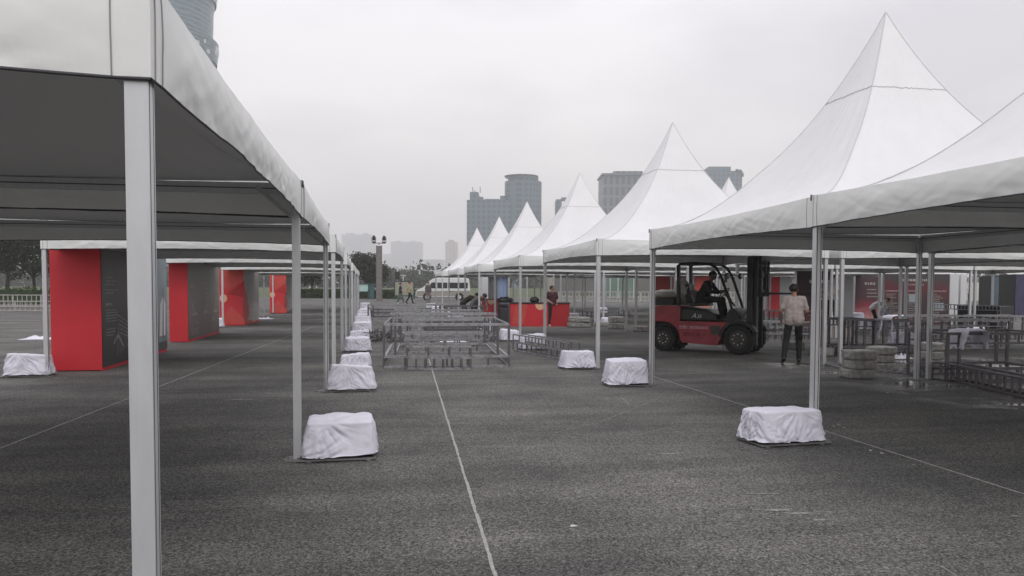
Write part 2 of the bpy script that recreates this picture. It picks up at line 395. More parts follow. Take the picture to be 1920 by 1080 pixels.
def tent(cx, cy, label, group, i, wx=1., nofront=False, dr=0):
    k = i % 3; z = gz(cy)
    rz = (i*7 % 4)*PI/2
    if not used[k] and not nofront: o = protos[k]; used[k] = True; o.location = (cx, cy, z); o.rotation_euler = (0, 0, rz)
    else: o = copy_tree(protos[k], None, (cx, cy, z), rz)
    if nofront:
        for ch in list(o.children):
            if ch.name.startswith('post'):
                c = sum((v.co for v in ch.data.vertices), Vector())/len(ch.data.vertices)
                if (Matrix.Rotation(rz, 3, 'Z') @ c).y < 0:
                    for g_ in list(ch.children): bpy.data.objects.remove(g_)
                    bpy.data.objects.remove(ch)
    if dr: o.rotation_euler.z += dr
    o.scale = (wx, 1, 1) if (i*7 % 4) % 2 == 0 else (1, wx, 1)
    tag(o, label, 'tent', group); return o
YS = [2.75, 7.81, 15.5, 23.9, 33.1, 40.9, 50.0]
XL, XR = -.666, 4.63
for i, y in enumerate(YS):
    x = XL-2.585+.038+(-.035 if i == 0 else 0)
    tent(x, y+2.5, f'white canopy tent, {ORD[i]} one in the row left of the aisle', 'tents left of the aisle', i, 1.034, i == 1, -.012 if i == 0 else 0)
    x = XR-.038+2.585+(.14 if i == 1 else .10 if i == 0 else 0)
    tent(x, y+2.5, f'white peaked tent, {ORD[i]} one in the row bordering the aisle on the right', 'peaked tents right of the aisle', i+(0 if i else 1), 1.034, i == 1)
for r_, (xx, ist) in enumerate(((10.08, 1), (15.36, 2), (20.64, 3))):
    for i in range(ist, 7):
        tent(xx+2.585, YS[i]+2.5, f'white peaked tent {["one row","two rows","three rows"][r_]} behind the {ORD[i]} tent on the aisle\'s right', 'peaked tents in the far right rows', i+r_, 1.034)

# ------------------------------------------------------------------ covered weights beside the posts
def cover_mesh(seed, w=.70, d=.50, h=.39):
    rd = random.Random(seed); ph = rd.uniform(0, 90); sl = rd.uniform(-.08, .08); b = MB(); sy = rd.uniform(-.05, .05)
    N_, K = 170, 40; per = 2*(w+d)
    gats = [(rd.uniform(0, per), rd.choice((0, 0, h*.98, h)), rd.uniform(5, 9), rd.uniform(0, 9)) for _ in range(9)]
    lump = [(rd.uniform(-.6, .6), rd.uniform(-.5, .5), rd.uniform(-.035, .03)) for _ in range(3)]
    def f(u, v):                      # v 0 hem -> .66 top rim -> 1 centre of top
        t = 2*PI*u; c, s = math.cos(t), math.sin(t)
        p = 9.; rr = (abs(c)**p+abs(s)**p)**(-1/p)
        x, y = c*rr, s*rr
        if v < .66:
            k = v/.66; z = h*k; S = u*per; fold = 0; ws = 1e-4
            for g, gz_, fr, ph_ in gats:
                ds = (S-g+per/2) % per-per/2; dz = z-gz_; r2 = ds*ds+dz*dz; wg = math.exp(-r2/.045)
                an = math.atan2(ds, abs(dz)+.05); q = 1-abs(noise.noise(Vector((an*fr, ph_, math.sqrt(r2)*2.5))))*2.6
                fold += wg*max(-.6, q)*min(1, math.sqrt(r2)/.08+.25); ws += wg
            fold = fold/max(ws, .35)
            fold = fold*.058+noise.noise(Vector((S*5, z*4, ph)))*.018-.012+noise.noise(Vector((S*16+z*9, z*12, ph)))*.004
            env = math.sin(min(1, (1-k)*3.2)*PI/2)*(.55+.45*(1-k))
            fl = .045*(1-k)**2.2
            ln = math.hypot(x*w, y*d)
            n_ = Vector((x if abs(x) > abs(y) else 0, y if abs(y) >= abs(x) else 0, 0)); n_ = Vector((abs(x)**4*(1 if x > 0 else -1), abs(y)**4*(1 if y > 0 else -1), 0)).normalized()
            P = Vector((x*w/2, y*d/2, 0))*(1-.035*k**6)+n_*(fold*env+fl)
            if k < .08: z += (.02+.05*max(0, noise.noise(Vector((S*4, 0, ph+4)))))*(1-k/.08)
            P.z = z*(1+sl*x+sy*y)
            return P
        k = (v-.66)/.34; q = .965*(1-k)
        z = h*(1+sl*x*q+sy*y*q)+.008*math.sin(min(1, k*4)*PI/2)+.016*noise.noise(Vector((x*q*2.6, y*q*2.6, ph+2)))+.010*(1-abs(noise.noise(Vector((x*q*3+y*q*1.5, y*q*2, ph+7))))*4)*(1-q*.5)*.6
        for lx, ly, la in lump: z += la*math.exp(-((x*q-lx)**2+(y*q-ly)**2)/.12)
        return Vector((x*w/2*q, y*d/2*q, z))
    b.grid(f, N_, K, True); return b
def weight_proto(seed, w=.70, d=.5, h=.39):
    root = bpy.data.objects.new('covered_weight', None); C.objects.link(root)
    c = cover_mesh(seed, w, d, h).build('white_cover', M_['cloth'], root, True); c.location.z = .035
    p = MB()
    for y in (-d/2+.01, d/2-.01): p.box(-w/2-.10, w/2+.03, y-.02, y+.02, .012, .034)
    p.box(-w/2-.10, -w/2-.06, -d/2+.03, d/2-.03, .014, .032); p.box(w/2-.01, w/2+.03, -d/2+.03, d/2-.03, .014, .032)
    for x in (-w/2+.03, w/2-.05):
        for y in (-d/2+.01, d/2-.01): p.box(x-.025, x+.025, y-.025, y+.025, .0, .0115)
    p.poly([Vector((-w/2-.26, -.05, .006)), Vector((-w/2-.10, -d/2-.02, .006)), Vector((-w/2-.08, d/2-.1, .008)), Vector((-w/2-.2, .1, .008))])
    p.build('base_frame', M_['steel'], root)
    return root
wp = [weight_proto(s, *a) for s, a in ((11, (.72, .48, .40)), (22, (.76, .5, .42)), (33, (.70, .5, .38)), (44, (.84, .55, .37)), (55, (.62, .5, .36)), (66, (.74, .5, .47)))]
wused = [0]*6; wn_ = [0]
def weight(x, y, k, rz, label, sc=1, grp='white covered weights by the tent posts'):
    loc = (x, y, gz(y))
    if not wused[k]: o = wp[k]; wused[k] = 1; o.location = loc; o.rotation_euler = (0, 0, rz)
    else: o = copy_tree(wp[k], None, loc, rz)
    o.scale = (sc*.87,)*3
    return tag(o, label, 'weight', grp)
rd = random.Random(3)
posts = []
for i, y in enumerate(YS): posts += [y+.05, y+4.95]
NTH = ['first', 'second', 'third', 'fourth', 'fifth', 'sixth', 'seventh', 'eighth', 'ninth', 'tenth', 'eleventh', 'twelfth', 'thirteenth', 'fourteenth']
ly = [posts[1], posts[3], posts[4]]+posts[5:]
for i, y in enumerate(ly):
    k = [0, 1, 4, 2, 4, 0, 5, 2, 1, 0, 4][i % 11]
    weight(XL+.40+rd.uniform(-.02, .03), y+(.05 if i % 2 == 0 else .0), k, rd.uniform(-.04, .06), f'white covered weight, {NTH[i]} from the front along the left row of posts', 1)
ry = [posts[2]]+posts[3:]
for i, y in enumerate(ry):
    k = [3, 5, 2, 1, 4, 0, 2, 1, 4, 0, 5, 2, 1][i % 13]
    xx = XR-.34+(.08 if i == 0 else 0) - (.10 if i == 2 else 0)
    weight(xx, y-.04 if i else y-.1, k, PI+rd.uniform(-.06, .05)+(.12 if i == 0 else 0), f'white covered weight, {NTH[i]} from the front along the posts right of the aisle', 1)
weight(XL-T-.42, posts[4]+.1, 1, .05, 'white covered weight outside the far left post, left of the nearest red booth')
weight(XL-T-.40, posts[8]+.1, 2, .05, 'white covered weight behind the booths, beside a far post of the fifth left tent')
nms = ['second', 'third', 'fourth']
for r_, (xx, st) in enumerate(((9.8, 5), (14.9, 4), (20.1, 6), (25.4, 7))):
    for j in range(st, 13):
        if (j+r_) % 4 == 3: continue
        weight(xx+rd.uniform(-.5, .5), posts[j]-.3, (j+r_*2) % 6 if (j+r_*2) % 6 != 3 else 0, rd.uniform(-.3, .3),
               f'white covered weight by the {NTH[j]} post on post line {["two","three","four","five"][r_]} from the aisle')

# ------------------------------------------------------------------ booths and printed panels
def textlines(b, P, u0, v0, w, n, gap, hgt, seed):
    rr = random.Random(seed)
    for i in range(n):
        x = u0; e = u0+w*rr.uniform(.55, 1)
        while x < e:
            l = rr.uniform(.02, .05)*hgt/.02*.5; P(b, x, v0-i*gap, x+l, v0-i*gap+hgt); x += l+hgt*.35
def panel(name, O, U, w, h, base, parent, art=None, thick=.06, label=None, extra=()):
    # upright printed panel; U unit direction along its face, printed side on the right-hand normal
    U = Vector(U).normalized(); N = Vector((U.y, -U.x, 0)); O = Vector(O); b = MB()
    Mx = Matrix(((U.x, -N.x, 0, O.x), (U.y, -N.y, 0, O.y), (0, 0, 1, O.z), (0, 0, 0, 1)))
    b.box(0, w, 0, thick, 0, h, Mx)
    def P(bb, u0, v0, u1, v1, lift=.003, pts=None):
        pp = pts or [(u0, v0), (u1, v0), (u1, v1), (u0, v1)]
        bb.poly([O+U*u+N*lift+Vector((0, 0, v)) for u, v in pp])
    if art: art(b, P)
    mats = [base]+list(extra)
    o = b.build(name, mats, parent)
    if label: o['label'] = label
    return o
def grad_mat(name, stops):
    m = bpy.data.materials.new(name); m.use_nodes = True; t = m.node_tree; b = t.nodes['Principled BSDF']; b.inputs['Roughness'].default_value = .5
    tcn = t.nodes.new('ShaderNodeTexCoord'); sp = t.nodes.new('ShaderNodeSeparateXYZ'); t.links.new(tcn.outputs['Object'], sp.inputs[0])
    n = t.nodes.new('ShaderNodeTexNoise'); n.inputs['Scale'].default_value = 1.6; n.inputs['Detail'].default_value = 5; t.links.new(tcn.outputs['Object'], n.inputs['Vector'])
    mr = t.nodes.new('ShaderNodeMath'); mr.operation = 'MULTIPLY_ADD'; mr.inputs[1].default_value = .9; t.links.new(n.outputs[0], mr.inputs[0]); t.links.new(sp.outputs[2], mr.inputs[2])
    dv = t.nodes.new('ShaderNodeMath'); dv.operation = 'DIVIDE'; dv.inputs[1].default_value = 2.9; t.links.new(mr.outputs[0], dv.inputs[0])
    r = t.nodes.new('ShaderNodeValToRGB'); e = r.color_ramp.elements
    while len(e) < len(stops): e.new(.5)
    for i, (p, c) in enumerate(stops): e[i].position = p; e[i].color = (*c, 1)
    t.links.new(dv.outputs[0], r.inputs[0]); t.links.new(r.outputs[0], b.inputs['Base Color']); return m
M_['g_b1'] = grad_mat('grey_to_black_photo_print', [(.12, (.045, .042, .042)), (.40, (.075, .068, .066)), (.62, (.13, .122, .12)), (1, (.20, .19, .18))])
M_['g_b2'] = grad_mat('brown_grey_photo_print', [(.12, (.13, .095, .09)), (.38, (.24, .185, .17)), (.65, (.30, .27, .255)), (1, (.34, .31, .30))])
M_['g_b3'] = grad_mat('grey_to_pink_photo_print', [(.12, (.50, .36, .33)), (.34, (.42, .30, .28)), (.55, (.26, .235, .225)), (1, (.33, .31, .30))])
M_['g_tw'] = grad_mat('blue_grey_sky_print', [(.15, (.12, .13, .14)), (.4, (.30, .33, .35)), (.8, (.34, .40, .43)), (1, (.24, .29, .31))])
def art_building(b, P):
    b.cur = 1; textlines(b, P, .25, 1.75, .75, 3, .07, .022, 1); textlines(b, P, .25, 1.50, .8, 2, .06, .022, 2)
    textlines(b, P, .25, 1.2, .6, 1, .1, .05, 3); textlines(b, P, .25, 1.10, .9, 5, .055, .02, 4); textlines(b, P, .25, .72, .6, 3, .06, .022, 5)
    b.cur = 1
    for i in range(5): P(b, 0, 0, 0, 0, .003, [(1.0+i*.02, 1.0-i*.09), (2.1, .72-i*.07), (2.1, .70-i*.07), (1.0+i*.02, .985-i*.09)])
    for i in range(9): P(b, 0, 0, 0, 0, .0035, [(.9+i*.10, .15+.02*i), (.915+i*.10, .15+.02*i), (1.05+i*.11, .80-.03*i), (1.035+i*.11, .80-.03*i)])
    P(b, 0, 0, 0, 0, .003, [(.7, .45), (1.0, .62), (1.35, .35), (1.3, .32), (1.0, .56), (.72, .40)])
    b.cur = 2; P(b, 1.95, .30, 2.25, .52); b.cur = 0; P(b, 2.0, .34, 2.08, .48, .006); P(b, 2.12, .34, 2.2, .48, .006); b.cur = 1
    textlines(b, P, 1.9, .22, .5, 3, .06, .03, 6)
    b.cur = 3; P(b, 2.5, 0.0, 5.0, 2.36, .004)
    b.cur = 2; P(b, 0, 0, 0, 0, .007, [(4.25, .35), (4.5, .35), (4.6, 1.35), (4.35, 1.15)]); P(b, 0, 0, 0, 0, .007, [(4.62, .35), (4.8, .35), (4.85, 1.15), (4.66, 1.3)])
    b.cur = 4; P(b, 0, 0, 0, 0, .009, [(4.56, .3), (4.62, .3), (4.66, 1.5), (4.60, 1.55)]); P(b, 2.5, .0, 5, .20, .006)
    for i in range(7): P(b, 0, 0, 0, 0, .008, [(2.8+i*.22, .2), (2.84+i*.22, .2), (3.4+i*.12, .9-.03*i), (3.37+i*.12, .9-.03*i)])
def art_skyline(b, P):
    b.cur = 1; textlines(b, P, .3, 1.55, 1.0, 1, .1, .14, 1); textlines(b, P, .3, 1.38, 1.0, 2, .07, .03, 2); textlines(b, P, .3, 1.12, 1.2, 2, .07, .03, 3)
    textlines(b, P, 2.5, 1.5, .8, 3, .16, .04, 4); textlines(b, P, 3.9, 1.5, .8, 2, .09, .04, 5); textlines(b, P, 1.8, 1.66, 1.2, 1, .1, .05, 9)
    rr = random.Random(8); b.cur = 2
    for c0 in (.9, 2.6, 4.2):
        pk = rr.choice((5, 8, 9))
        for i in range(15):
            x = c0+(i-7)*.06; hh = rr.uniform(.03, .16)+(.48 if i == pk else .26 if i == pk-2 else 0)
            b.cur = 2 if i % 3 == 0 else 1; P(b, x, .70, x+rr.uniform(.02, .055), .70+hh)
    b.cur = 1
    for x in (1.0, 3.6): textlines(b, P, x, .50, .5, 2, .08, .05, 12)
    b.cur = 1; textlines(b, P, .4, .28, 1.6, 3, .07, .03, 7)
def art_fade(b, P):
    b.cur = 1; P(b, 0, 0, 0, 0, .003, [(0, 0), (2.6, 0), (1.7, .5), (1.1, 1.3), (.3, 1.7), (0, 2.3)])
    b.cur = 2; textlines(b, P, 2, 1.8, 1.5, 3, .12, .04, 5); P(b, 0, 0, 0, 0, .004, [(1.2, .1), (4.8, .1), (4.6, .7), (3.2, .95), (2.2, .6)])
def art_facets(b, P, w=1.0, h=2.36):
    b.cur = 1; P(b, 0, 0, 0, 0, .003, [(0, h), (w, h), (w*.95, h*.78), (w*.3, h*.62), (0, h*.72)])
    b.cur = 2; P(b, 0, 0, 0, 0, .003, [(w, h*.78), (w, h*.5), (w*.3, h*.56)])
    b.cur = 1; P(b, 0, 0, 0, 0, .003, [(0, .08), (w*.45, h*.35), (w, .25), (w, .06), (0, .06)])
    b.cur = 3; n = 20; P(b, 0, 0, 0, 0, .005, [(w*.16+.15*math.cos(2*PI*i/n), h*.48+.17*math.sin(2*PI*i/n)) for i in range(n)])
Mb = M_
def booth(y, x0, depth, length, endw, side_base, art, face_extra, face_art, label, extra):
    x1 = x0+endw
    root = empty('exhibition_booth', (0, 0, 0), 0, label, 'booth', 'printed exhibition booths under the left tents')
    panel('end_panel', (x0, y, .02), (1, 0, 0), endw, 2.36, M_['red'], root, face_art, .04, None, face_extra)
    panel('side_panel', (x1, y+.005, .06), (0, 1, 0), length, 2.32, side_base, root, art, .04, None, extra)
    s = MB(); s.box(x0, x0+.04, y+.045, y+length, .02, 2.38); s.build('back_panel', M_['white'], root)
    s = MB(); s.box(x0+.045, x1-.045, y+length-.045, y+length, .02, 2.38); s.build('far_end_panel', M_['white'], root)
    s = MB(); s.box(x1-.03, x1+.012, y+.01, y+length, .0, .058); s.build('base_rail', M_['red'], root)
    return root
pL = G(97, 693)
FX = [M_['redorange'], M_['reddk'], M_['glow']]
def bpx(xa, xb, yb, ln, *r):
    p = G(xa, yb); q = G(xb, yb); booth(p.y, p.x, 5, ln, (q-p).length, *r)
bpx(97, 187, 697, 4.9, M_['g_b1'], art_building, (), None, 'nearest red booth, plain red end and dark printed side showing a building', [M_['ink'], M_['ink2'], M_['g_tw'], M_['pdark']])
bpx(318, 352, 642, 4.9, M_['g_b2'], art_skyline, (), None, 'second red booth, narrow plain red end and brown side with white skyline', [M_['ink'], M_['ink2'], M_['g_tw'], M_['pdark']])
bpx(412, 455, 611, 4.9, M_['g_b3'], art_fade, FX, art_facets, 'third red booth whose end shows angular red facets and a cream spot', [M_['redorange'], M_['ink']])
bpx(506, 533, 588, 4.9, M_['g_b3'], art_fade, FX, art_facets, 'farthest red booth on the left, end with faceted print, small in the distance', [M_['redorange'], M_['ink']])

def post_wall(px0, px1, pytop, dist, name, base, art, extra, label, cat='display panel', zb=0., htop=2.35, thick=.3, group='printed display walls under the right tents', ang=0):
    a = D(px0, 550, dist); b = D(px1, 550, dist); a.z = b.z = zb
    root = empty(name, (0, 0, 0), 0, label, cat, group)
    w = (b-a).length; panel('printed_face', (a.x, a.y, gz(a.y)+zb), (b-a), w, htop, base, root, art(w, htop) if art else None, .03, None, extra)
    U = (b-a).normalized(); N = Vector((-U.y, U.x, 0)); s = MB()
    Mx = Matrix(((U.x, N.x, 0, a.x), (U.y, N.y, 0, a.y), (0, 0, 1, gz(a.y)+zb), (0, 0, 0, 1)))
    s.box(.002, w-.002, .031, thick, .0, htop-.004, Mx); s.build('wall_core', M_['white'], root)
    return root
def art_text(seed, red=True):
    def mk(w, h):
        def art(b, P):
            rr = random.Random(seed)
            b.cur = 1; textlines(b, P, w*.3, h*.86, w*.6, 1, .1, .10, seed); textlines(b, P, w*.35, h*.78, w*.4, 1, .1, .05, seed+1)
            for c in range(3):
                textlines(b, P, w*(.05+.33*c), h*.66, w*.25, 1, .1, .04, seed+2+c)
                for i in range(14): textlines(b, P, w*(.05+.33*c)+rr.uniform(0, .05), h*(.60-.035*i), w*rr.uniform(.1, .26), 1, .1, .025, seed+20+i+c*20)
            b.cur = 2; P(b, w*.40, h*.45, w*.54, h*.60, .004); P(b, w*.72, h*.30, w*.92, h*.44, .004)
            b.cur = 3
            for i in range(12): x = w*(.05+.075*i); P(b, x, h*.06, x+w*.03, h*(.06+rr.uniform(.03, .12)), .004)
        return art
    return mk
M_['g_maroon'] = grad_mat('maroon_to_pink_print', [(.12, (.55, .42, .40)), (.26, (.50, .24, .24)), (.38, (.30, .04, .06)), (.55, (.09, .035, .045)), (1, (.065, .04, .05))])
M_['g_orange'] = grad_mat('orange_to_cream_print', [(.12, (.55, .45, .40)), (.32, (.62, .30, .22)), (.55, (.60, .09, .06)), (1, (.50, .04, .04))])
M_['g_char'] = grad_mat('charcoal_to_red_print', [(.15, (.075, .035, .038)), (.5, (.05, .036, .036)), (.74, (.13, .025, .035)), (.85, (.065, .05, .05)), (1, (.055, .055, .055))])
def art_glow(seed):
    def mk(w, h):
        def art(b, P):
            b.cur = 1
            textlines(b, P, w*.35, h*.80, w*.6, 1, .1, .12, seed)
            for r in range(3): textlines(b, P, w*.45, h*(.68-.08*r), w*.5, 1, .1, .05, seed+r)
        return art
    return mk
EX = [M_['ink'], M_['pgrey'], M_['pink']]
post_wall(1654, 1780, 515, 36, 'display_wall', M_['g_char'], art_text(50), EX, 'largest dark charcoal display wall covered with text blocks, right of the double posts')
post_wall(1604, 1652, 525, 42, 'display_wall', M_['g_maroon'], art_glow(60), [M_['ink']], 'maroon display wall fading to pink at the bottom, left of the big charcoal wall')
post_wall(1494, 1560, 520, 31, 'display_wall', M_['g_maroon'], art_glow(70), [M_['ink2']], 'maroon display wall seen behind the worker in the beige shirt')
post_wall(1438, 1462, 520, 46, 'display_wall', M_['red'], None, [], 'narrow plain red wall between the forklift mast and the worker in beige')
post_wall(1228, 1292, 520, 46, 'display_wall', M_['g_orange'], None, [], 'orange red display wall behind the rear of the forklift')
post_wall(1303, 1332, 520, 44, 'display_wall', M_['g_orange'], None, [], 'small orange red display wall seen through the forklift cab')
for i, (x0, x1, d_, l) in enumerate(((1781, 1797, 36.3, 'left one of two tall white boxes right of the charcoal wall'), (1801, 1812, 36.6, 'right one of two tall white boxes beside the charcoal wall'),
        (1583, 1600, 40, 'tall white box at the left of the maroon wall'), (1462, 1484, 47, 'white upright board between the red wall and the worker'), (1400, 1420, 44, 'white upright board half hidden by the forklift mast'))):
    post_wall(x0, x1, 515, d_, 'white_board', M_['white'], None, [], l, 'board', group='tall white boards under the right tents', thick=.5)
# corrugated blue grey enclosure far right
def corr(px0, px1, dist, m, label, h=2.5):
    a = D(px0, 550, dist); b = D(px1, 550, dist); z = gz(a.y); root = empty('corrugated_enclosure', (0, 0, 0), 0, label, 'enclosure')
    U = (b-a).normalized(); U.z = 0; N = Vector((U.y, -U.x, 0)); w = (b-a).length; s = MB()
    n = int(w/.12)
    pts = [(i*w/n, .05 if (i//2) % 2 else 0) for i in range(n+1)]
    for (u0, n0), (u1, n1) in zip(pts[:-1], pts[1:]):
        p0 = a+U*u0+N*n0; p1 = a+U*u1+N*n1
        s.quad(Vector((p0.x, p0.y, z+.15)), Vector((p1.x, p1.y, z+.15)), Vector((p1.x, p1.y, z+h)), Vector((p0.x, p0.y, z+h)))
    s.build('ribbed_wall', m, root)
    s = MB(); s.box(0, w, .051, 1.6, .13, h+.05, Matrix(((U.x, -N.x, 0, a.x), (U.y, -N.y, 0, a.y), (0, 0, 1, z), (0, 0, 0, 1)))); s.build('core', M_['black2'], root)
    s = MB(); s.box(-.1, w+.1, -.15, 1.7, .0, .13, Matrix(((U.x, -N.x, 0, a.x), (U.y, -N.y, 0, a.y), (0, 0, 1, z), (0, 0, 0, 1)))); s.build('plinth', M_['steel'], root)
corr(1862, 1902, 52, mat('blue_grey_ribbed', (.10, .14, .17), .5, 0, .3, 3), 'ribbed blue grey enclosure near the right edge under the tents')
corr(1904, 1935, 46, mat('purple_blue_sheet', (.06, .058, .12), .5, 0, .3, 3), 'purple blue enclosure at the very right edge')

# ------------------------------------------------------------------ counters
def counter(px0, px1, dist, label, h=1.02, dep=.6, cut=None):
    a = D(px0, 560, dist); b = D(px1, 560, dist); z = gz(a.y); U = (b-a); U.z = 0; w = U.length; U.normalize(); N = Vector((U.y, -U.x, 0))
    Mx = Matrix(((U.x, -N.x, 0, a.x), (U.y, -N.y, 0, a.y), (0, 0, 1, z), (0, 0, 0, 1)))
    root = empty('red_counter', (0, 0, 0), 0, label, 'counter', 'red reception counters')
    def P(bb, pts, lift=.003): bb.poly([Mx @ Vector((u, -lift, v)) for u, v in pts])
    s = MB(); s.box(0, w, 0, dep, .0, h-.05, Mx); s.cur = 1
    P(s, [(w*.1, h-.06), (w*.3, h-.06), (w*.22, .1), (w*.02, .1)]); s.cur = 2; P(s, [(w*.62, .02), (w, .02), (w, h-.06), (w*.72, h-.06)])
    s.cur = 3; n = 16; P(s, [(w*.5+.20*math.cos(PI*i/n), h-.06-.26*math.sin(PI*i/n)) for i in range(n+1)], .005)
    s.build('body', [M_['red'], M_['redorange'], M_['reddk'], M_['glow']], root)
    s = MB(); s.box(-.03, w+.03, -.03, dep+.03, h-.048, h, Mx); s.build('worktop', M_['black'], root)
    return root, Mx, w
counter(957, 1068, 33.5, 'long red counter with black top behind the standing man in maroon')
counter(903, 938, 44, 'short red counter with a cream spot, left of the long red counter')
# open shelf end of long counter
a = G(958, 615); root = empty('open_shelf_rack', (0, 0, 0), 0, 'open black shelf rack at the left end of the long red counter', 'rack')
a = D(935, 560, 35.5); b = D(956, 560, 33.6); s = MB()
for z in (.03, .12, .72, .92, 1.0): s.bar((a.x, a.y, z), (b.x, b.y, z), .05)
for k in range(6): p = a.lerp(b, k/5); s.bar((p.x, p.y, .03), (p.x, p.y, .12), .03); s.bar((p.x, p.y, .72), (p.x, p.y, .92), .03)
for p in (a, b): s.bar((p.x, p.y, 0), (p.x, p.y, 1.), .06)
s.build('frame', M_['truss_b'], root)
s = MB(); n = (b-a).normalized(); s.quad(Vector((a.x, a.y+.3, .1)), Vector((b.x, b.y+.3, .1)), Vector((b.x, b.y+.3, .95)), Vector((a.x, a.y+.3, .95))); s.build('dark_backing', M_['black'], root)
def bag(p, r, label, m, nm='bag', cat='bag', seed=1, group=None):
    b = MB()
    def f(u, v):
        t, q = 2*PI*u, PI*(v-.5); d = Vector((math.cos(t)*math.cos(q), math.sin(t)*math.cos(q), math.sin(q)))
        k = 1+.28*noise.noise(d*2.2+Vector((seed, 0, 0)))+.12*noise.noise(d*6+Vector((seed, 3, 0)))
        return Vector((d.x*r[0]*k, d.y*r[1]*k, max(-r[2]*.7, d.z*r[2]*k)+r[2]*.7))
    b.grid(f, 26, 16, True); o = b.build(nm, m, None, True); o.location = p; return tag(o, label, cat, group)
p = D(947, 560, 34.5); bag((p.x, p.y, 1.0), (.34, .2, .14), 'dark bag lying on the open shelf rack by the counter', M_['black'])
p = D(1002, 565, 33.8); bag((p.x, p.y, 1.02), (.2, .15, .14), 'small black bag on the long red counter', M_['black'], seed=3)
# cabin with grey curtain and blue sheet
a = D(904, 555, 58); b = D(956, 555, 58); z = gz(a.y); root = empty('white_cabin', (0, 0, 0), 0, 'white framed booth with a grey curtain and a pale blue sheet behind the counters', 'cabin')
w = (b-a).length; s = MB(); s.box(a.x, a.x+.45, a.y, a.y+1.2, z, z+2.5); s.box(a.x+w-.1, a.x+w, a.y, a.y+1.2, z, z+2.5); s.box(a.x+.45, a.x+w-.1, a.y, a.y+1.2, z+2.25, z+2.5); s.build('frame', M_['white'], root)
cur = MB(); cur.grid(lambda u, v: (a.x+.45+u*.75, a.y+.4+.05*math.sin(u*30), z+2.25*v), 60, 1); cur.build('grey_curtain', mat('grey_curtain', (.22, .21, .21), .8), root, True)
cur = MB(); cur.grid(lambda u, v: (a.x+1.2+u*(w-1.3), a.y+.45+.03*math.sin(u*20), z+2.25*v), 40, 1); cur.build('blue_sheet', mat('pale_blue_sheet', (.33, .42, .62), .7), root, True)

# ------------------------------------------------------------------ truss frames
def ladder(b, p0, p1, z0, z1, n, w=.05, mid=False):
    p0 = Vector((p0[0], p0[1], 0)); p1 = Vector((p1[0], p1[1], 0))
    b.cur = 0
    for z in ([z0, (z0+z1)/2, z1] if mid else [z0, z1]): b.bar(p0+Vector((0, 0, z)), p1+Vector((0, 0, z)), w)
    b.cur = 1  # second slot: on silver trusses, rungs with shade painted into their colour
    for i in range(n+1):
        q = p0.lerp(p1, i/n); b.bar(q+Vector((0, 0, z0+w/2)), q+Vector((0, 0, z1-w/2)), w*.8)
    b.cur = 0
def flat_ladder(b, p0, p1, wd, z, n, w=.03):
    p0 = Vector(p0[:2]).to_3d(); p1 = Vector(p1[:2]).to_3d(); d = (p1-p0).normalized(); s = Vector((-d.y, d.x, 0))*wd/2; Z = Vector((0, 0, z))
    for k in (-1, 1): b.bar(p0+s*k+Z, p1+s*k+Z, w)
    for i in range(n+1): q = p0.lerp(p1, i/n); b.bar(q-s+Z, q+s+Z, w*.8)
TG = 'bare metal truss frames standing on the asphalt'
def truss_frame(x0, y0, w, dep, h, label, n=5, sec=.23, m='truss', rz=0., top2=True, back=True, side=True, z0=0, cat='truss frame'):
    """counter-like frame: box truss legs and rails, standing on the ground"""
    root = empty('truss_stand', (x0, y0, z0), rz, label, cat, TG); M = M_[m]
    for k, y in enumerate((0, dep)) if back else ((0, 0),):
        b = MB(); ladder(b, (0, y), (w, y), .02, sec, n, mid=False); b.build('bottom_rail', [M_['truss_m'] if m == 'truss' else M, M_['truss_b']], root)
        b = MB(); b.bar((0, y, h), (w, y, h), .05)
        if top2: b.bar((0, y, h-sec*.75), (w, y, h-sec*.75), .028)
        if top2:
            for i in range(n+1): b.bar((w*i/n, y, h-.015), (w*i/n, y, h-sec*.75+.015), .024)
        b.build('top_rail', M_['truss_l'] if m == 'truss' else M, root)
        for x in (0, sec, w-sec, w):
            b = MB(); b.bar((x, y+.001, sec+.026), (x, y+.001, h-.026), .048); b.build('leg', M_['truss_b'], root)  # upright legs: on silver frames the shaded tone is painted in
    if side and back:
        for x in (0, w):
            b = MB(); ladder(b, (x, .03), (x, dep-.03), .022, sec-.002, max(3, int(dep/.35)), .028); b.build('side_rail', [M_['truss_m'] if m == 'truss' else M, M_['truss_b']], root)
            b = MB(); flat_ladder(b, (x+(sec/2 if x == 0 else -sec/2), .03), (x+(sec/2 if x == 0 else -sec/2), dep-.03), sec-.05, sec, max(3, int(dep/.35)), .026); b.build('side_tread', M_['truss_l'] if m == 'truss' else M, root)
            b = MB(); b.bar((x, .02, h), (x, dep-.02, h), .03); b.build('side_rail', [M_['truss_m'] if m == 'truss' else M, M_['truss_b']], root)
    return root
pA = G(720, 690); pB = G(955, 690)
truss_frame(pA.x, pA.y, (pB-pA).length, 3.6, .89, 'largest silver truss frame in the aisle, its corner posts standing tallest in front', 6, m='truss', rz=math.atan2((pB-pA).y, (pB-pA).x)*.5, top2=False)
pA = G(764, 694); pB = G(883, 694)
root = empty('ladder_truss', (0, 0, 0), 0, 'low double ladder panel on edge in front of the largest truss frame', 'truss', TG)
for dy in (0, .25):
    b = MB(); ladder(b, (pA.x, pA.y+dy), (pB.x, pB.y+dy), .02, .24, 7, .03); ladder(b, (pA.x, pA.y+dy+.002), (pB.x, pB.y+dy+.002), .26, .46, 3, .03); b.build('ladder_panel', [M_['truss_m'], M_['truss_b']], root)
b = MB()
for z in (.02, .46):
    for k in range(3): p = pA.lerp(pB, k/2); b.bar((p.x, p.y+.017, z), (p.x, p.y+.235, z), .025)
b.build('cross_tie', M_['truss'], root)
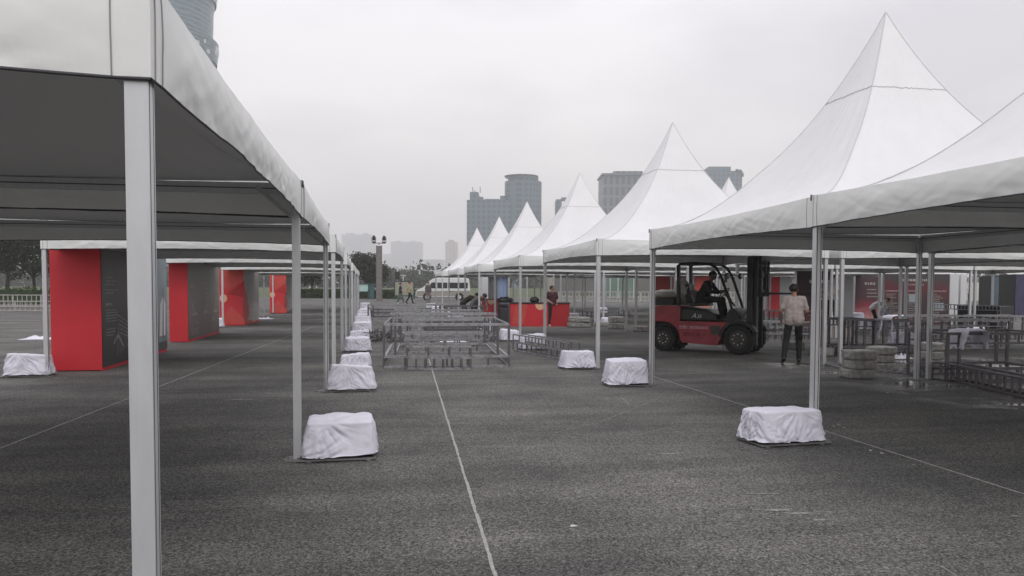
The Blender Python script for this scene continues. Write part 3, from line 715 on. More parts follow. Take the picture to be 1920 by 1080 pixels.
def frame_px(x0, x1, yb, h, dep, label, m='truss', n=6, top2=True, sec=.23, **k):
    a = G(x0, yb); b = G(x1, yb); z = gz(a.y)
    return truss_frame(a.x, a.y, (b-a).length, dep, h, label, n, sec, m, math.atan2((b-a).y, (b-a).x)*.3, top2, z0=z, **k)
frame_px(757, 914, 654, .40, .8, 'low silver truss frame lying inside the largest frame', n=6)
frame_px(733, 932, 645, .86, 1.2, 'silver truss frame directly behind the largest frame in the aisle', n=5)
frame_px(742, 905, 624, .80, 1.2, 'silver truss frame third from the front in the aisle', n=6)
frame_px(690, 836, 607, .85, .8, 'farther thin truss frame at the left of the aisle group', n=4, top2=False)
frame_px(838, 906, 612, .85, .8, 'farther dark truss frame in front of the short red counter', m='truss_b', n=4)
frame_px(818, 884, 598, .75, .8, 'farthest small truss frame at the aisle centre', n=5)
frame_px(700, 800, 600, .62, .8, 'low silver truss frame beside the sixth left weight', n=5)
frame_px(800, 905, 633, .50, .8, 'low dark truss frame at the right part of the aisle group', m='truss_b', n=5)
frame_px(750, 930, 638, .62, .5, 'middle height silver truss frame packed within the aisle group', n=9)
# long low truss on the right of the aisle
root = empty('long_truss', (0, 0, 0), 0, 'long low ladder truss leading to the third weight on the right of the aisle', 'truss', TG)
pA = G(962, 657); pB = G(1066, 678)
for k in (0, 1):
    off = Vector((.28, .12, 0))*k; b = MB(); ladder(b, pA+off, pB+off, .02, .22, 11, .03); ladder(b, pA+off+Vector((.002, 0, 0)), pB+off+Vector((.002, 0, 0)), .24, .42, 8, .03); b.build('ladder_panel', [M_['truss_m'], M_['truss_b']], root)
# heap of couplers and struts beside the left weights
rr = random.Random(9); b = MB(); c = G(714, 641)
for i in range(90):
    p = c+Vector((rr.gauss(0, .42), rr.gauss(.2, .8), 0)); z = rr.uniform(.02, .38)*math.exp(-((p-c).length/1.2)**2)+.02; t = rr.uniform(0, PI); l = rr.uniform(.08, .35)
    q = p+Vector((math.cos(t)*l, math.sin(t)*l, 0)); b.bar((p.x, p.y, z), (q.x, q.y, max(.02, z+rr.uniform(-.12, .12))), .025)
for i in range(14):
    p = c+Vector((rr.gauss(0, .35), rr.gauss(.2, .5), rr.uniform(.08, .28)))
    b.tube([p+Vector((0, .12*math.cos(t), .12*math.sin(t))) for t in [2*PI*j/10 for j in range(11)]], .014, 5)
tag(b.build('strut_heap', M_['truss_b']), 'tangled heap of short metal struts and clamps left of the truss frames', 'metal heap', None, 'stuff')
# frames under the right-hand tents
frame_px(1775, 1990, 716, .86, 1.1, 'dark truss frame nearest the right edge with a white cloth over its corner', m='truss_b', n=6)
a = G(1772, 712); b2 = G(1960, 757)
root = empty('long_truss', (0, 0, 0), 0, 'long dark low truss running toward the viewer at the right edge', 'truss', TG)
for k in (0, 1):
    off = Vector((.34, .2, 0))*k; b = MB(); ladder(b, a+off, b2+off, .02, .30, 14, .034); b.build('ladder_panel', M_['truss_b'], root)
b = MB(); flat_ladder(b, a+Vector((.17, .1, 0)), b2+Vector((.17, .1, 0)), .36, .302, 12); b.build('top_ladder', M_['truss_b'], root)
frame_px(1640, 1742, 668, .86, .8, 'dark purple truss frame behind the double posts with a white cloth on its left corner', m='truss_b', n=5)
frame_px(1574, 1640, 668, .9, .9, 'dark truss frame between the post pair and the grey block stacks', m='truss_b', n=4)
frame_px(1765, 1900, 655, .80, .8, 'grey truss frame behind the nearest right edge frame', n=6)
frame_px(1700, 1830, 640, .8, .8, 'silver truss frame in mid distance right of the double posts', n=9)
frame_px(1440, 1520, 640, .6, .8, 'silver truss frame right of the forklift mast behind the worker in beige', n=6)
frame_px(1450, 1560, 622, .8, .8, 'farther silver truss frame behind the worker in beige', n=7)
frame_px(1840, 1935, 640, .8, .8, 'distant truss frame at the right edge', n=7)
frame_px(1100, 1180, 607, .6, .8, 'distant truss frame behind the second right-hand posts', n=6)
# stage block with black drape
a = D(1790, 570, 33.5); b2 = D(1876, 570, 32); root = empty('draped_stage', (0, 0, 0), 0, 'black draped stage block with a ladder truss rim, right of the charcoal wall', 'stage')
for k in (0, 1):
    b = MB(); ladder(b, a+Vector((0, k*1.4, 0)), b2+Vector((0, k*1.4, 0)), .80, .99, 13, .035); b.build('rim_truss', M_['truss'], root)
U = (b2-a); U.z = 0; w = U.length; U.normalize(); Mx = Matrix(((U.x, -U.y, 0, a.x), (U.y, U.x, 0, a.y), (0, 0, 1, 0), (0, 0, 0, 1)))
b = MB(); b.box(.12, w-.05, .06, 1.3, .02, .96, Mx); b.build('black_drape', M_['black'], root)
for x in (0, .14, w-.1, w): b = MB(); b.box(x-.015, x+.015, -.015, .015, 0, .8, Mx); b.build('leg', M_['truss'], root)

# cloths draped over frames / lying on the ground
def drape(c, w, d, drop, seed, label, m='cloth'):
    b = MB()
    def f(u, v):
        x = (u-.5)*2; y = (v-.5)*2; over = max(0, abs(x)-.45)/.55
        z = -drop*over**.8*(1+.3*noise.noise(Vector((y*2, seed, 1)))) - .03*abs(y)
        X = (min(abs(x), .5+.1*over))*w*(1 if x > 0 else -1)
        return Vector((X+.05*noise.noise(Vector((y*4, over*2, seed)))*over*2, y*d/2*(1-.25*over)+.03*noise.noise(Vector((x*5, y*5, seed))), z+.02*noise.noise(Vector((x*6, y*6, seed)))))
    b.grid(f, 40, 20); o = b.build('draped_cloth', M_[m], None, True); o.location = c; s_ = o.modifiers.new('thick', 'SOLIDIFY'); s_.thickness = .006
    return tag(o, label, 'cloth')
p = G(1775, 716); drape((p.x+.45, p.y+.05, .95), .42, .5, .34, 1, 'white cloth draped over the corner of the dark frame at the right edge')
p = G(1640, 668); drape((p.x+.25, p.y+.1, .93), .3, .4, .45, 2, 'white cloth hanging over the left corner of the purple frame')
p = G(1700, 640); drape((p.x-.4, p.y, .84), .6, .5, .3, 5, 'white cloth lying over a frame behind the double posts')
p = D(1660, 588, 30); drape((p.x, p.y, .95), .22, .3, .3, 7, 'small white cloth hung in front of the maroon wall')
def rag(px, py, w, d, seed, label):
    c = G(px, py); b = MB(); b.grid(lambda u, v: ((u-.5)*w*(1+.3*noise.noise(Vector((v*3, seed, 0)))), (v-.5)*d*(1+.3*noise.noise(Vector((u*3, seed, 4)))), .01+abs(noise.noise(Vector((u*5, v*4, seed))))*.20*math.sin(PI*u)*math.sin(PI*v)), 24, 16)
    o = b.build('crumpled_cloth', M_['cloth'], None, True); o.location = (c.x, c.y, gz(c.y)); tag(o, label, 'cloth')
rag(72, 636, .9, .6, 1, 'crumpled white cloth on the ground behind the far left post')
rag(497, 598, .8, .8, 2, 'crumpled white cloth on the ground beyond the third red booth')
rag(848, 640, .8, .8, 3, 'crumpled white cloth on the ground behind the truss frames')
rag(905, 622, 1.2, 1.0, 4, 'crumpled white sheets on the ground in front of the shelf rack')
rag(1690, 672, .5, .4, 5, 'crumpled white cloth on the ground behind the block stacks')

# concrete blocks
def block(x, y, z, k, w, h, d, label, rz):
    b = MB(); sd_ = k*3.7
    def f(u, v):
        t, p = 2*PI*u, PI*(v-.5); c = Vector((math.cos(t)*math.cos(p), math.sin(t)*math.cos(p), math.sin(p)))
        e = 10.; n = (abs(c.x)**e+abs(c.y)**e+abs(c.z)**e)**(-1/e); q = c*n*(1+.05*noise.noise(c*3+Vector((sd_, 0, 0))))
        return Vector((q.x*w/2, q.y*d/2, q.z*h/2))
    b.grid(f, 40, 24, True); o = b.build('concrete_block', M_['concrete'], None, True); o.location = (x, y, z+h/2); o.rotation_euler = (0, 0, rz)
    tag(o, label, 'concrete block', 'rounded grey concrete ballast blocks')
def stack(px, py, n, w, h, d, txt, seed, rz=0.):
    c = G(px, py); rr = random.Random(seed); nm = {1: ['single'], 2: ['bottom', 'top'], 3: ['bottom', 'middle', 'top']}[n]
    for i in range(n): block(c.x+rr.uniform(-.03, .03), c.y+.22+rr.uniform(-.03, .03), i*h*1.0, seed+i, w*rr.uniform(.94, 1.04), h, d, f'{nm[i]} grey concrete block of {txt}', rz+rr.uniform(-.08, .08))
stack(1624, 711, 3, .50, .175, .42, 'the nearest three-high stack left of the double posts', 1)
stack(1663, 697, 3, .46, .165, .40, 'the stack just behind and right of the nearest stack', 5, .2)
stack(1638, 690, 1, .5, .17, .4, 'the low pair behind the nearest stack', 8)
stack(1757, 692, 3, .42, .18, .42, 'the dark stack right of the double posts', 9)
stack(1089, 614, 2, .9, .22, .6, 'the stack right of the long red counter', 13)
stack(1159, 617, 2, .6, .25, .5, 'the stack beside the distant paired posts left of the forklift', 16)
stack(1082, 607, 1, .8, .25, .6, 'the lone block at the end of the red counter', 19)
for i, (x, y) in enumerate(((1548, 668), (1496, 655), (1206, 622), (1130, 612))):
    stack(x, y, 1, .5, .2, .45, ['the ground near the beige worker\'s feet', 'the ground right of the forklift front wheel', 'the ground left of the forklift rear', 'the ground by the distant posts'][i], 30+i)
# ladder lying on the ground
root = empty('floor_ladder', (0, 0, 0), 0, 'flat metal ladder lying on the ground between block stack and double posts', 'ladder')
b = MB(); flat_ladder(b, G(1560, 684), G(1612, 699), .30, .025, 4, .04); b.build('near_section', M_['truss'], root)
b = MB(); flat_ladder(b, G(1652, 697), G(1742, 703), .42, .03, 5, .04); b.build('far_section', M_['truss'], root)

# ------------------------------------------------------------------ forklift
def text(body, size, M, mat_, name, parent, shear=0., ext=.001):
    cu = bpy.data.curves.new(name, 'FONT'); cu.body = body; cu.size = size; cu.extrude = ext; cu.shear = shear; cu.resolution_u = 3
    t = bpy.data.objects.new(name, cu); C.objects.link(t); dg = bpy.context.evaluated_depsgraph_get()
    me = bpy.data.meshes.new_from_object(t.evaluated_get(dg)); bpy.data.objects.remove(t); bpy.data.curves.remove(cu)
    me.materials.clear(); me.materials.append(mat_)
    for v in me.vertices: v.co = M @ v.co
    o = bpy.data.objects.new(name, me); C.objects.link(o); o.parent = parent; return o
pr, pf = G(1247, 658), G(1378, 665)
fd = (pf-pr); WB = 2.0; ang = math.atan2(fd.y, fd.x)
fk = empty('forklift', ((pr+pf)/2).to_tuple(), rad(-44), 'red and dark green forklift with a driver, carrying a raised mast under the tents', 'forklift')
FW = .58                                    # half width; local origin is between the near wheels, x forward, near side y=0
O = Matrix.Translation((-WB/2, FW, 0)) # frame: x from rear axle, y centred
def fb(b, name, m, **k):
    for i, v in enumerate(b.v): b.v[i] = O @ v
    return b.build(name, m, k.pop('parent', fk), **k)
R_ = M_['fred']
# counterweight: rounded cast body behind the rear wheels
cwp = [(-.50, .30), (-.54, .55), (-.54, .95), (-.50, 1.08), (-.40, 1.17), (.28, 1.20), (.30, .80), (.28, .74), (.40, .62), (.36, .40), (.33, .62), (.22, .72), (0, .77), (-.22, .72), (-.34, .60), (-.38, .40), (-.38, .28)]
b = MB()
b.prism([(-.38, .30), (-.42, .50), (-.42, .95), (-.38, 1.09), (-.28, 1.17), (.46, 1.19), (.46, .78), (-.30, .78), (-.36, .60), (-.37, .30)], -.54, .54)
cwo = fb(b, 'counterweight', R_, bevel=.05)
b = MB(); b.prism([(-.40, .24), (-.42, .58), (-.30, .75), (.30, .75), (.42, .58), (.40, .24)], -.30, .30); fb(b, 'rear_axle_housing', M_['black2'])
# side frame with wheel arch
arch = [(.0+.46*math.cos(t), .34+.44*math.sin(t)) for t in [rad(a) for a in range(90, -1, -15)]]
side = [(-.10, .78)]+[(x, z) for x, z in arch if x > 0]+[(.52, .24), (1.45, .20), (1.56, .42), (1.66, .62), (1.78, .74), (1.76, .80), (.0, .80)]
b = MB(); b.prism(side, -.55, .55); fb(b, 'chassis', R_, bevel=.02)
b = MB(); b.box(1.28, 1.52, -.556, -.550, .48, .70); fb(b, 'step_recess', M_['rim'])
b = MB(); b.prism([(.42, .805), (.42, 1.16), (1.16, 1.10), (1.38, .98), (1.44, .805)], -.50, .50); fb(b, 'engine_cover', M_['fgreen'], bevel=.05)
b = MB(); b.prism([(1.44, .66), (1.44, .80), (1.62, .82), (1.70, 1.10), (1.80, 1.16), (1.92, 1.10), (2.02, .82), (1.95, .62)], -.46, .46); fb(b, 'dash_cowl', M_['black2'], bevel=.03)
b = MB(); b.prism([(2.0+.50*math.cos(t), .37+.50*math.sin(t)) for t in [rad(a) for a in range(25, 175, 12)]]+[(1.55, .42), (1.6, .36)]+[(2.0+.42*math.cos(t), .37+.42*math.sin(t)) for t in [rad(a) for a in range(168, 20, -12)]], -.60, -.36)
b.prism([(2.0+.50*math.cos(t), .37+.50*math.sin(t)) for t in [rad(a) for a in range(25, 175, 12)]]+[(1.55, .42), (1.6, .36)]+[(2.0+.42*math.cos(t), .37+.42*math.sin(t)) for t in [rad(a) for a in range(168, 20, -12)]], .36, .60)
fb(b, 'front_fender', M_['black2'])
def wheel(x, y, r, w, nm):
    b = MB(); n = 36
    prof = [(-w/2, r*.60), (-w/2, r*.90), (-w*.36, r*.985), (-w*.12, r), (w*.12, r), (w*.36, r*.985), (w/2, r*.90), (w/2, r*.60)]
    def f(u, v):
        k = v*(len(prof)-1); i = min(int(k), len(prof)-2); t = k-i; yy = prof[i][0]*(1-t)+prof[i+1][0]*t; rr_ = prof[i][1]*(1-t)+prof[i+1][1]*t
        a = 2*PI*u; return Vector((x+rr_*math.cos(a), y+yy, r+rr_*math.sin(a)))
    b.grid(f, n, len(prof)-1, True)
    for i in range(18):
        a = 2*PI*i/18; ca, sa = math.cos(a), math.sin(a)
        b.bar((x+ca*(r*.95), y-w*.46, r+sa*r*.95), (x+ca*(r*1.0), y-w*.1, r+sa*r*1.0), .04); b.bar((x+ca*(r*.95), y+w*.46, r+sa*r*.95), (x+ca*(r*1.0), y+w*.1, r+sa*r*1.0), .04)
    o = fb(b, nm, M_['rubber'], smooth=False)
    b = MB(); sgn = -1 if y < 0 else 1
    b.tube([(x, y-w*.40, r), (x, y+w*.40, r)], r*.60, 28)
    b.tube([(x, y+sgn*w*.40, r), (x, y+sgn*w*.47, r)], [r*.50, r*.46], 28)
    b.tube([(x, y+sgn*w*.47, r), (x, y+sgn*w*.60, r)], [r*.26, r*.20], 20); ri = fb(b, 'rim', M_['rim'], parent=o)
    b = MB()
    for i in range(8): a = 2*PI*i/8; b.tube([(x+r*.36*math.cos(a), y+sgn*w*.45, r+r*.36*math.sin(a)), (x+r*.36*math.cos(a), y+sgn*w*.53, r+r*.36*math.sin(a))], .019, 6)
    fb(b, 'wheel_nuts', M_['bolt'], parent=o)
for y in (-.46, .46): wheel(0, y, .33, .22, 'wheel')
for y in (-.47, .47): wheel(2.0, y, .38, .25, 'wheel')
# overhead guard
b = MB(); BK = M_['black2']
for y in (-.44, .44):
    b.bar((.38, y, 1.17), (.36, y, 2.26), .07, .10)
    b.tube([(.36, y, 2.24), (.42, y, 2.29), (.8, y, 2.30), (1.20, y, 2.27), (1.36, y, 2.18), (1.50, y, 1.95), (1.74, y, 1.30), (1.80, y, 1.1)], .036, 8)
for x in (.40, 1.24): b.bar((x, -.43, 2.28), (x, .43, 2.28), .06)
for i in range(5): y = -.3+.15*i; b.bar((.44, y, 2.285), (1.22, y, 2.27), .03, .02)
fb(b, 'overhead_guard', BK)
b = MB()
for z in [1.25+.06*i for i in range(10)]: b.box(.355, .405, -.4755, -.4745, z, z+.03)
fb(b, 'pillar_lettering', M_['bolt'])
b = MB(); b.prism([(.62, 1.17), (.60, 1.27), (1.06, 1.30), (1.10, 1.20)], -.24, .24); b.prism([(.50, 1.25), (.44, 1.75), (.54, 1.78), (.64, 1.28)], -.23, .23); fb(b, 'seat', M_['black'], bevel=.03)
b = MB(); b.tube([(1.72, 0, 1.2), (1.45, 0, 1.52)], .025, 8)
b.tube([Vector((1.44, 0, 1.54))+Vector((.11*math.cos(t), .17*math.sin(t), .12*math.cos(t))) for t in [2*PI*i/20 for i in range(21)]], .014, 6); fb(b, 'steering_wheel', M_['black'])
b = MB()
for y in (-.2, -.28, -.36): b.tube([(1.72, y, 1.3), (1.60, y, 1.55)], .010, 6); b.ell((1.60, y, 1.56), (.022,)*3, 8, 6)
fb(b, 'control_levers', M_['black'])
MS = Matrix.Translation((-.27, 0, 0))
def fm(b, name, m):
    for i, v in enumerate(b.v): b.v[i] = MS @ v
    return fb(b, name, m)
# mast
b = MB()
for y in (-.36, .36): b.box(2.42, 2.56, y-.05, y+.05, .10, 2.44)
for z in (.18, 1.25, 2.36): b.box(2.425, 2.47, -.31, .31, z, z+.11)
fm(b, 'outer_mast', BK)
b = MB()
for y in (-.26, .26): b.box(2.50, 2.63, y-.04, y+.04, .14, 2.60)
for z in (.4, 1.62, 2.50): b.box(2.51, 2.54, -.22, .22, z, z+.10)
fm(b, 'inner_mast', BK)
b = MB()
for y in (-.18, .18): b.tube([(2.46, y, .2), (2.46, y, 1.5)], .045, 10); b.tube([(2.46, y, 1.5), (2.46, y, 2.5)], .028, 8)
b.tube([(2.05, -.3, .75), (2.42, -.3, 1.1)], .04, 8); b.tube([(2.56, .05, .2), (2.56, .05, 2.4)], .018, 6)
fm(b, 'lift_cylinders', M_['steel'])
b = MB()
for z in (1.50, 1.92): b.box(2.66, 2.71, -.52, .52, z, z+.13)
for y in (-.5, -.22, .22, .5): b.box(2.655, 2.715, y-.03, y+.03, 1.45, 2.56)
for z in (2.2, 2.5): b.box(2.66, 2.70, -.47, .47, z, z+.05)
fm(b, 'carriage', BK)
for y in (-.30, .30): b = MB(); b.prism([(2.72, 1.50), (2.72, 2.12), (2.765, 2.12), (2.765, 1.56), (4.1, 1.535), (4.1, 1.52), (2.77, 1.50)], y-.06, y+.06); fm(b, 'fork', BK)
for y in (-.44, .44):
    b = MB(); b.tube([(1.50, y, 2.0), (1.62, y*1.15, 1.98)], .014, 6); b.ell((1.68, y*1.2, 1.97), (.05, .08, .08), 12, 8); lo = fb(b, 'headlight', BK, smooth=True)
    b = MB(); b.tube([(1.71, y*1.2, 1.97), (1.735, y*1.2, 1.97)], .062, 12); fb(b, 'lens', M_['bolt'], parent=lo)
b = MB(); b.tube([(1.60, -.46, 1.85), (1.72, -.66, 1.90)], .008, 6); b.box(1.70, 1.72, -.78, -.62, 1.80, 2.0); fb(b, 'mirror', M_['black'])
TM = Matrix(((1, 0, 0, 0), (0, 0, -1, 0), (0, 1, 0, 0), (0, 0, 0, 1)))
def ft(body, x, z, size, m, y, shear=0.): text(body, size, O @ Matrix.Translation((x, y, z)) @ Matrix.Rotation(PI/2, 4, 'X'), m, 'lettering', fk, shear)
ft('A', .76, .89, .17, M_['whitemetal'], -.503, .35); ft('35', .89, .89, .125, M_['whitemetal'], -.503, .35)
ft('出租13803866641', .44, .61, .105, mat('faded_pink_lettering', (.70, .50, .52), .7), -.553)
ft('郑州叉车', .54, .42, .12, mat('dark_red_lettering', (.06, .004, .008), .6), -.553)
def inF(x, y, z): return Vector((fk.location.x, fk.location.y, 0))+Matrix.Rotation(rad(-44), 3, 'Z') @ Vector((x-WB/2, y+FW, z))
b = MB(); b.box(-.36, .18, -.34, .34, 0, .20); o = b.build('dark_crate', M_['black2'], None, bevel=.01); o.location = inF(0, 0, 1.195); o.rotation_euler = (0, 0, rad(-44)); tag(o, 'dark open crate riding on the rear of the forklift', 'crate')
M_['film'] = mat('cream_plastic_film', (.62, .60, .52), .5, 0, .25, 8, bump=.02, bscale=14)
p = inF(-.12, 0, 1.40); o = bag(p, (.40, .34, .12), 'flat cream plastic sack lying on the crate at the forklift rear', M_['film'], 'plastic_sack', 'sack', 5, 'plastic sacks on the forklift')
p = inF(.30, -.02, 1.40); o = bag(p, (.20, .30, .30), 'knotted cream plastic sack standing just behind the forklift rear pillar', M_['film'], 'plastic_sack', 'sack', 8, 'plastic sacks on the forklift')
p = inF(.50, .1, 1.20); o = bag(p, (.26, .28, .26), 'pale grey sack stuffed between the forklift pillar and seat', mat('grey_film', (.36, .35, .33), .5, 0, .3, 8, bump=.02, bscale=14), 'plastic_sack', 'sack', 12, 'plastic sacks on the forklift')

# ------------------------------------------------------------------ people
def person(loc, rz, label, J=None, cols=None, height=1.70, vox=.016, skirt=False, sleeve=.55, hair='short', scale=1., belly=0.):
    D_ = dict(pel=(0, 0, .95), wai=(0, 0, 1.08), che=(0, .0, 1.28), nek=(0, .015, 1.44), hed=(0, -.01, 1.59),
              sL=(.185, .01, 1.40), eL=(.235, .02, 1.13), wL=(.245, -.03, .88), sR=(-.185, .01, 1.40), eR=(-.235, .02, 1.13), wR=(-.245, -.03, .88),
              hL=(.09, 0, .92), kL=(.10, -.015, .50), aL=(.10, .02, .08), hR=(-.09, 0, .92), kR=(-.10, -.015, .50), aR=(-.10, .02, .08),
              tL=None, tR=None, look=(0, -1, 0))
    if J: D_.update(J)
    V = {k: (Vector(v) if v is not None else None) for k, v in D_.items()}
    cols = cols or {}
    mt = [cols.get('skin', M_['skin']), cols['top'], cols['bot'], cols.get('shoe', M_['black'])]
    caps = []          # (p, q, r1, r2, material, squash)
    A = lambda p, q, r1, r2, m: caps.append((V[p] if isinstance(p, str) else Vector(p), V[q] if isinstance(q, str) else Vector(q), r1, r2, m))
    look = V['look'].normalized(); side = Vector((-look.y, look.x, 0)).normalized()
    sdir = (V['sL']-V['sR']).normalized()
    # torso: two parallel columns plus a centre
    for s in (-1, 1):
        A(V['pel']+sdir*s*.075, V['wai']+sdir*s*.070, .105+belly*.3, .10+belly, 2 if s else 2)
        A(V['wai']+sdir*s*.070+Vector((0, 0, .0)), V['che']+sdir*s*.085, .103+belly, .115, 1)
        A(V['che']+sdir*s*.085, V['nek'].lerp(V['che'], .25)+sdir*s*.10, .115, .07, 1)
    A(V['pel'].lerp(V['wai'], .25), V['che'], .13+belly, .13, 1)
    for s in (-1, 1): A(V['pel'].lerp(V['wai'], -.1)+sdir*s*.078, V['wai']+sdir*s*.07, .122+belly*.8, .115+belly, 1)
    A(V['sL'].lerp(V['sR'], .06), V['sR'].lerp(V['sL'], .06), .058, .058, 1)
    A(V['sL'].lerp(V['nek'], .3)-Vector((0, 0, .015)), V['nek']-Vector((0, 0, .03)), .05, .052, 1); A(V['sR'].lerp(V['nek'], .3)-Vector((0, 0, .015)), V['nek']-Vector((0, 0, .03)), .05, .052, 1)
    A(V['nek']-Vector((0, 0, .06)), V['nek'].lerp(V['hed'], .5), .056, .052, 0)
    for k in 'LR':
        s, e, w = V['s'+k], V['e'+k], V['w'+k]
        cut = s.lerp(e, sleeve*1.6) if sleeve < .6 else e
        if sleeve >= 1: A(s, e, .068, .055, 1); A(e, w, .052, .042, 1)
        else: A(s, s.lerp(e, .75), .062, .060, 1); A(s, e, .050, .041, 0); A(e, w, .040, .028, 0)
        # hand: palm, four fingers, thumb
        d = (w-e).normalized(); inn = (Vector((0, 0, 0)) if abs(d.z) > .99 else Vector((0, 0, 0)))
        fw = Vector((0, -1, 0)); fw = (fw-d*fw.dot(d)).normalized(); ac = d.cross(fw).normalized()
        pa = w+d*.085; A(w+fw*.01, pa+fw*.016, .027, .024, 0); A(w-fw*.01, pa-fw*.018, .027, .022, 0)
        cs = (1 if k == 'L' else -1); inw = ac if (ac.dot(V['pel']-w) > 0) else -ac
        for i, (o_, l) in enumerate(((.030, .055), (.011, .066), (-.009, .062), (-.028, .048))):
            f0 = pa+fw*o_; f1 = f0+d*l*.6+inw*.008; f2 = f1+d*l*.45+inw*.026
            A(f0, f1, .0105, .0095, 0); A(f1, f2, .0095, .008, 0)
        A(w+d*.03+fw*.026, w+d*.07+fw*.055+inw*.02, .013, .0105, 0)
        h, kn, a = V['h'+k], V['k'+k], V['a'+k]
        A(h, kn, .095, .072, 2); A(kn, a, .070, .052, 2); A(h.lerp(kn, .05), V['pel'], .09, .10, 2)
        t = V['t'+k]
        if t is None: t = a+Vector((0, -.17, -.045))
        fz = Vector((0, 0, -.03)); A(a+fz, t, .042, .036, 3); A(a+fz+(a-t)*.25*Vector((1, 1, 0)).length/1.4, a+fz, .036, .045, 3)
    if skirt:
        for j in range(8):
            t_ = 2*PI*j/8; A(V['pel']+Vector((.06*math.cos(t_), .05*math.sin(t_), 0)), Vector((.20*math.cos(t_), .17*math.sin(t_), .42))+V['pel']*Vector((1, 1, 0)).x*0, .09, .06, 2)
    # head
    hc = V['hed']; up = (hc-V['nek']).normalized() if (hc-V['nek']).length > 0 else Vector((0, 0, 1))
    look = (look-up*look.dot(up)).normalized(); side = up.cross(look).normalized()
    A(hc+up*.035-look*.015, hc+up*.03+look*.012, .088, .086, 0)
    A(hc-up*.045+look*.028, hc+up*.0+look*.020, .058, .074, 0)
    A(hc+look*.088+up*.015, hc+look*.103-up*.018, .010, .014, 0)       # nose
    A(hc+look*.080-up*.052+side*.014, hc+look*.080-up*.052-side*.014, .011, .011, 0)   # lips
    for s in (-1, 1): A(hc+side*s*.084+up*.018-look*.01, hc+side*s*.084-up*.018-look*.005, .015, .011, 0)
    b = MB()
    for p, q, r1, r2, m in caps:
        L = (q-p).length; d = (q-p)/L if L > 1e-5 else Vector((0, 0, 1)); K = 4
        pts = [p-d*r1*math.cos(t) for t in [PI/2*i/K for i in range(K+1)]]+[q+d*r2*math.sin(t) for t in [PI/2*i/K for i in range(K+1)]]
        rs = [max(.0015, r1*math.sin(PI/2*i/K)) for i in range(K+1)]+[max(.0015, r2*math.cos(PI/2*i/K)) for i in range(K+1)]
        b.tube(pts, rs, 12)
    me = bpy.data.meshes.new('person'); me.from_pydata([tuple(v) for v in b.v], [], b.f); t = bpy.data.objects.new('tmp', me); C.objects.link(t)
    rm = t.modifiers.new('r', 'REMESH'); rm.mode = 'VOXEL'; rm.voxel_size = vox; rm.use_smooth_shade = True
    sm = t.modifiers.new('s', 'SMOOTH'); sm.factor = .5; sm.iterations = 2
    dg = bpy.context.evaluated_depsgraph_get(); m2 = bpy.data.meshes.new_from_object(t.evaluated_get(dg)); bpy.data.objects.remove(t)
    n = len(m2.vertices); co = np.empty(n*3); m2.vertices.foreach_get('co', co); co = co.reshape(-1, 3)
    best = np.full(n, 1e9); lab = np.zeros(n, int)
    for p, q, r1, r2, m in caps:
        p_, q_ = np.array(p), np.array(q); d = q_-p_; L2 = max(1e-9, d@d); t = np.clip(((co-p_)@d)/L2, 0, 1)
        ds = np.linalg.norm(co-(p_+t[:, None]*d), axis=1)-(r1+(r2-r1)*t); k = ds < best; best[k] = ds[k]; lab[k] = m
    # cloth creases: push clothing vertices by a fine noise
    nr = np.empty(n*3); m2.vertices.foreach_get('normal', nr); nr = nr.reshape(-1, 3)
    for i in range(n):
        if lab[i] in (1, 2):
            x, y, z = co[i]; k = noise.noise(Vector((x*9, y*9, z*13)))*.010+noise.noise(Vector((x*22, y*22, z*20+x*20)))*.004; co[i] += nr[i]*k
    m2.vertices.foreach_set('co', co.ravel())
    for m in mt: m2.materials.append(m)
    mi = [int(np.bincount([lab[v] for v in p.vertices]).argmax()) for p in m2.polygons]
    m2.polygons.foreach_set('material_index', mi); m2.polygons.foreach_set('use_smooth', [True]*len(m2.polygons)); m2.update()
    o = bpy.data.objects.new('person', m2); C.objects.link(o); o.location = loc; o.rotation_euler = (0, 0, rz); o.scale = (scale*height/1.70,)*3
    tag(o, label, 'person')
    # hair cap
    hb = MB(); Mh = Matrix((side, look, up)).transposed()
    def f(u, v):
        th, ph = 2*PI*u, PI*(v-.5); q = Vector((.100*math.cos(th)*math.cos(ph), .112*math.sin(th)*math.cos(ph), .104*math.sin(ph)))
        k = 1+.06*noise.noise(q*30)
        if q.y > .02:                       # face side: hairline high
            lim = .045; q.z = max(q.z, lim+.0*q.y); 
            if q.z <= lim+.001: q.y = min(q.y, .075)
        elif q.y > -.03: q.z = max(q.z, -.015)
        else: q.z = max(q.z, -.075 if hair == 'short' else -.16)
        return hc+up*.035-look*.012+Mh @ (q*k)
    hb.grid(f, 24, 16, True); hb.build('hair', M_['hair'], o, True)
    for s in (-1, 1):
        eb = MB(); eb.ell(hc+look*.092+side*s*.031+up*.012, (.011, .008, .007), 8, 6); eb.build('eye', M_['hair'], o, True)
    return o
MC = lambda n, c, **k: mat(n, c, .85, 0, .25, 9, bump=.004, bscale=18)
maroon = MC('maroon_tshirt', (.055, .014, .020)); dk = MC('black_trousers', (.010, .0095, .011)); beige = MC('beige_grey_shirt', (.46, .40, .375)); darknavy = MC('dark_jacket', (.013, .012, .014))
khaki = MC('pale_beige_top', (.45, .38, .24)); green = MC('grey_green_skirt', (.08, .12, .09)); grey = MC('grey_work_shirt', (.16, .16, .16)); whitet = MC('white_tshirt', (.55, .53, .52)); olive = MC('olive_black_coat', (.035, .036, .022))
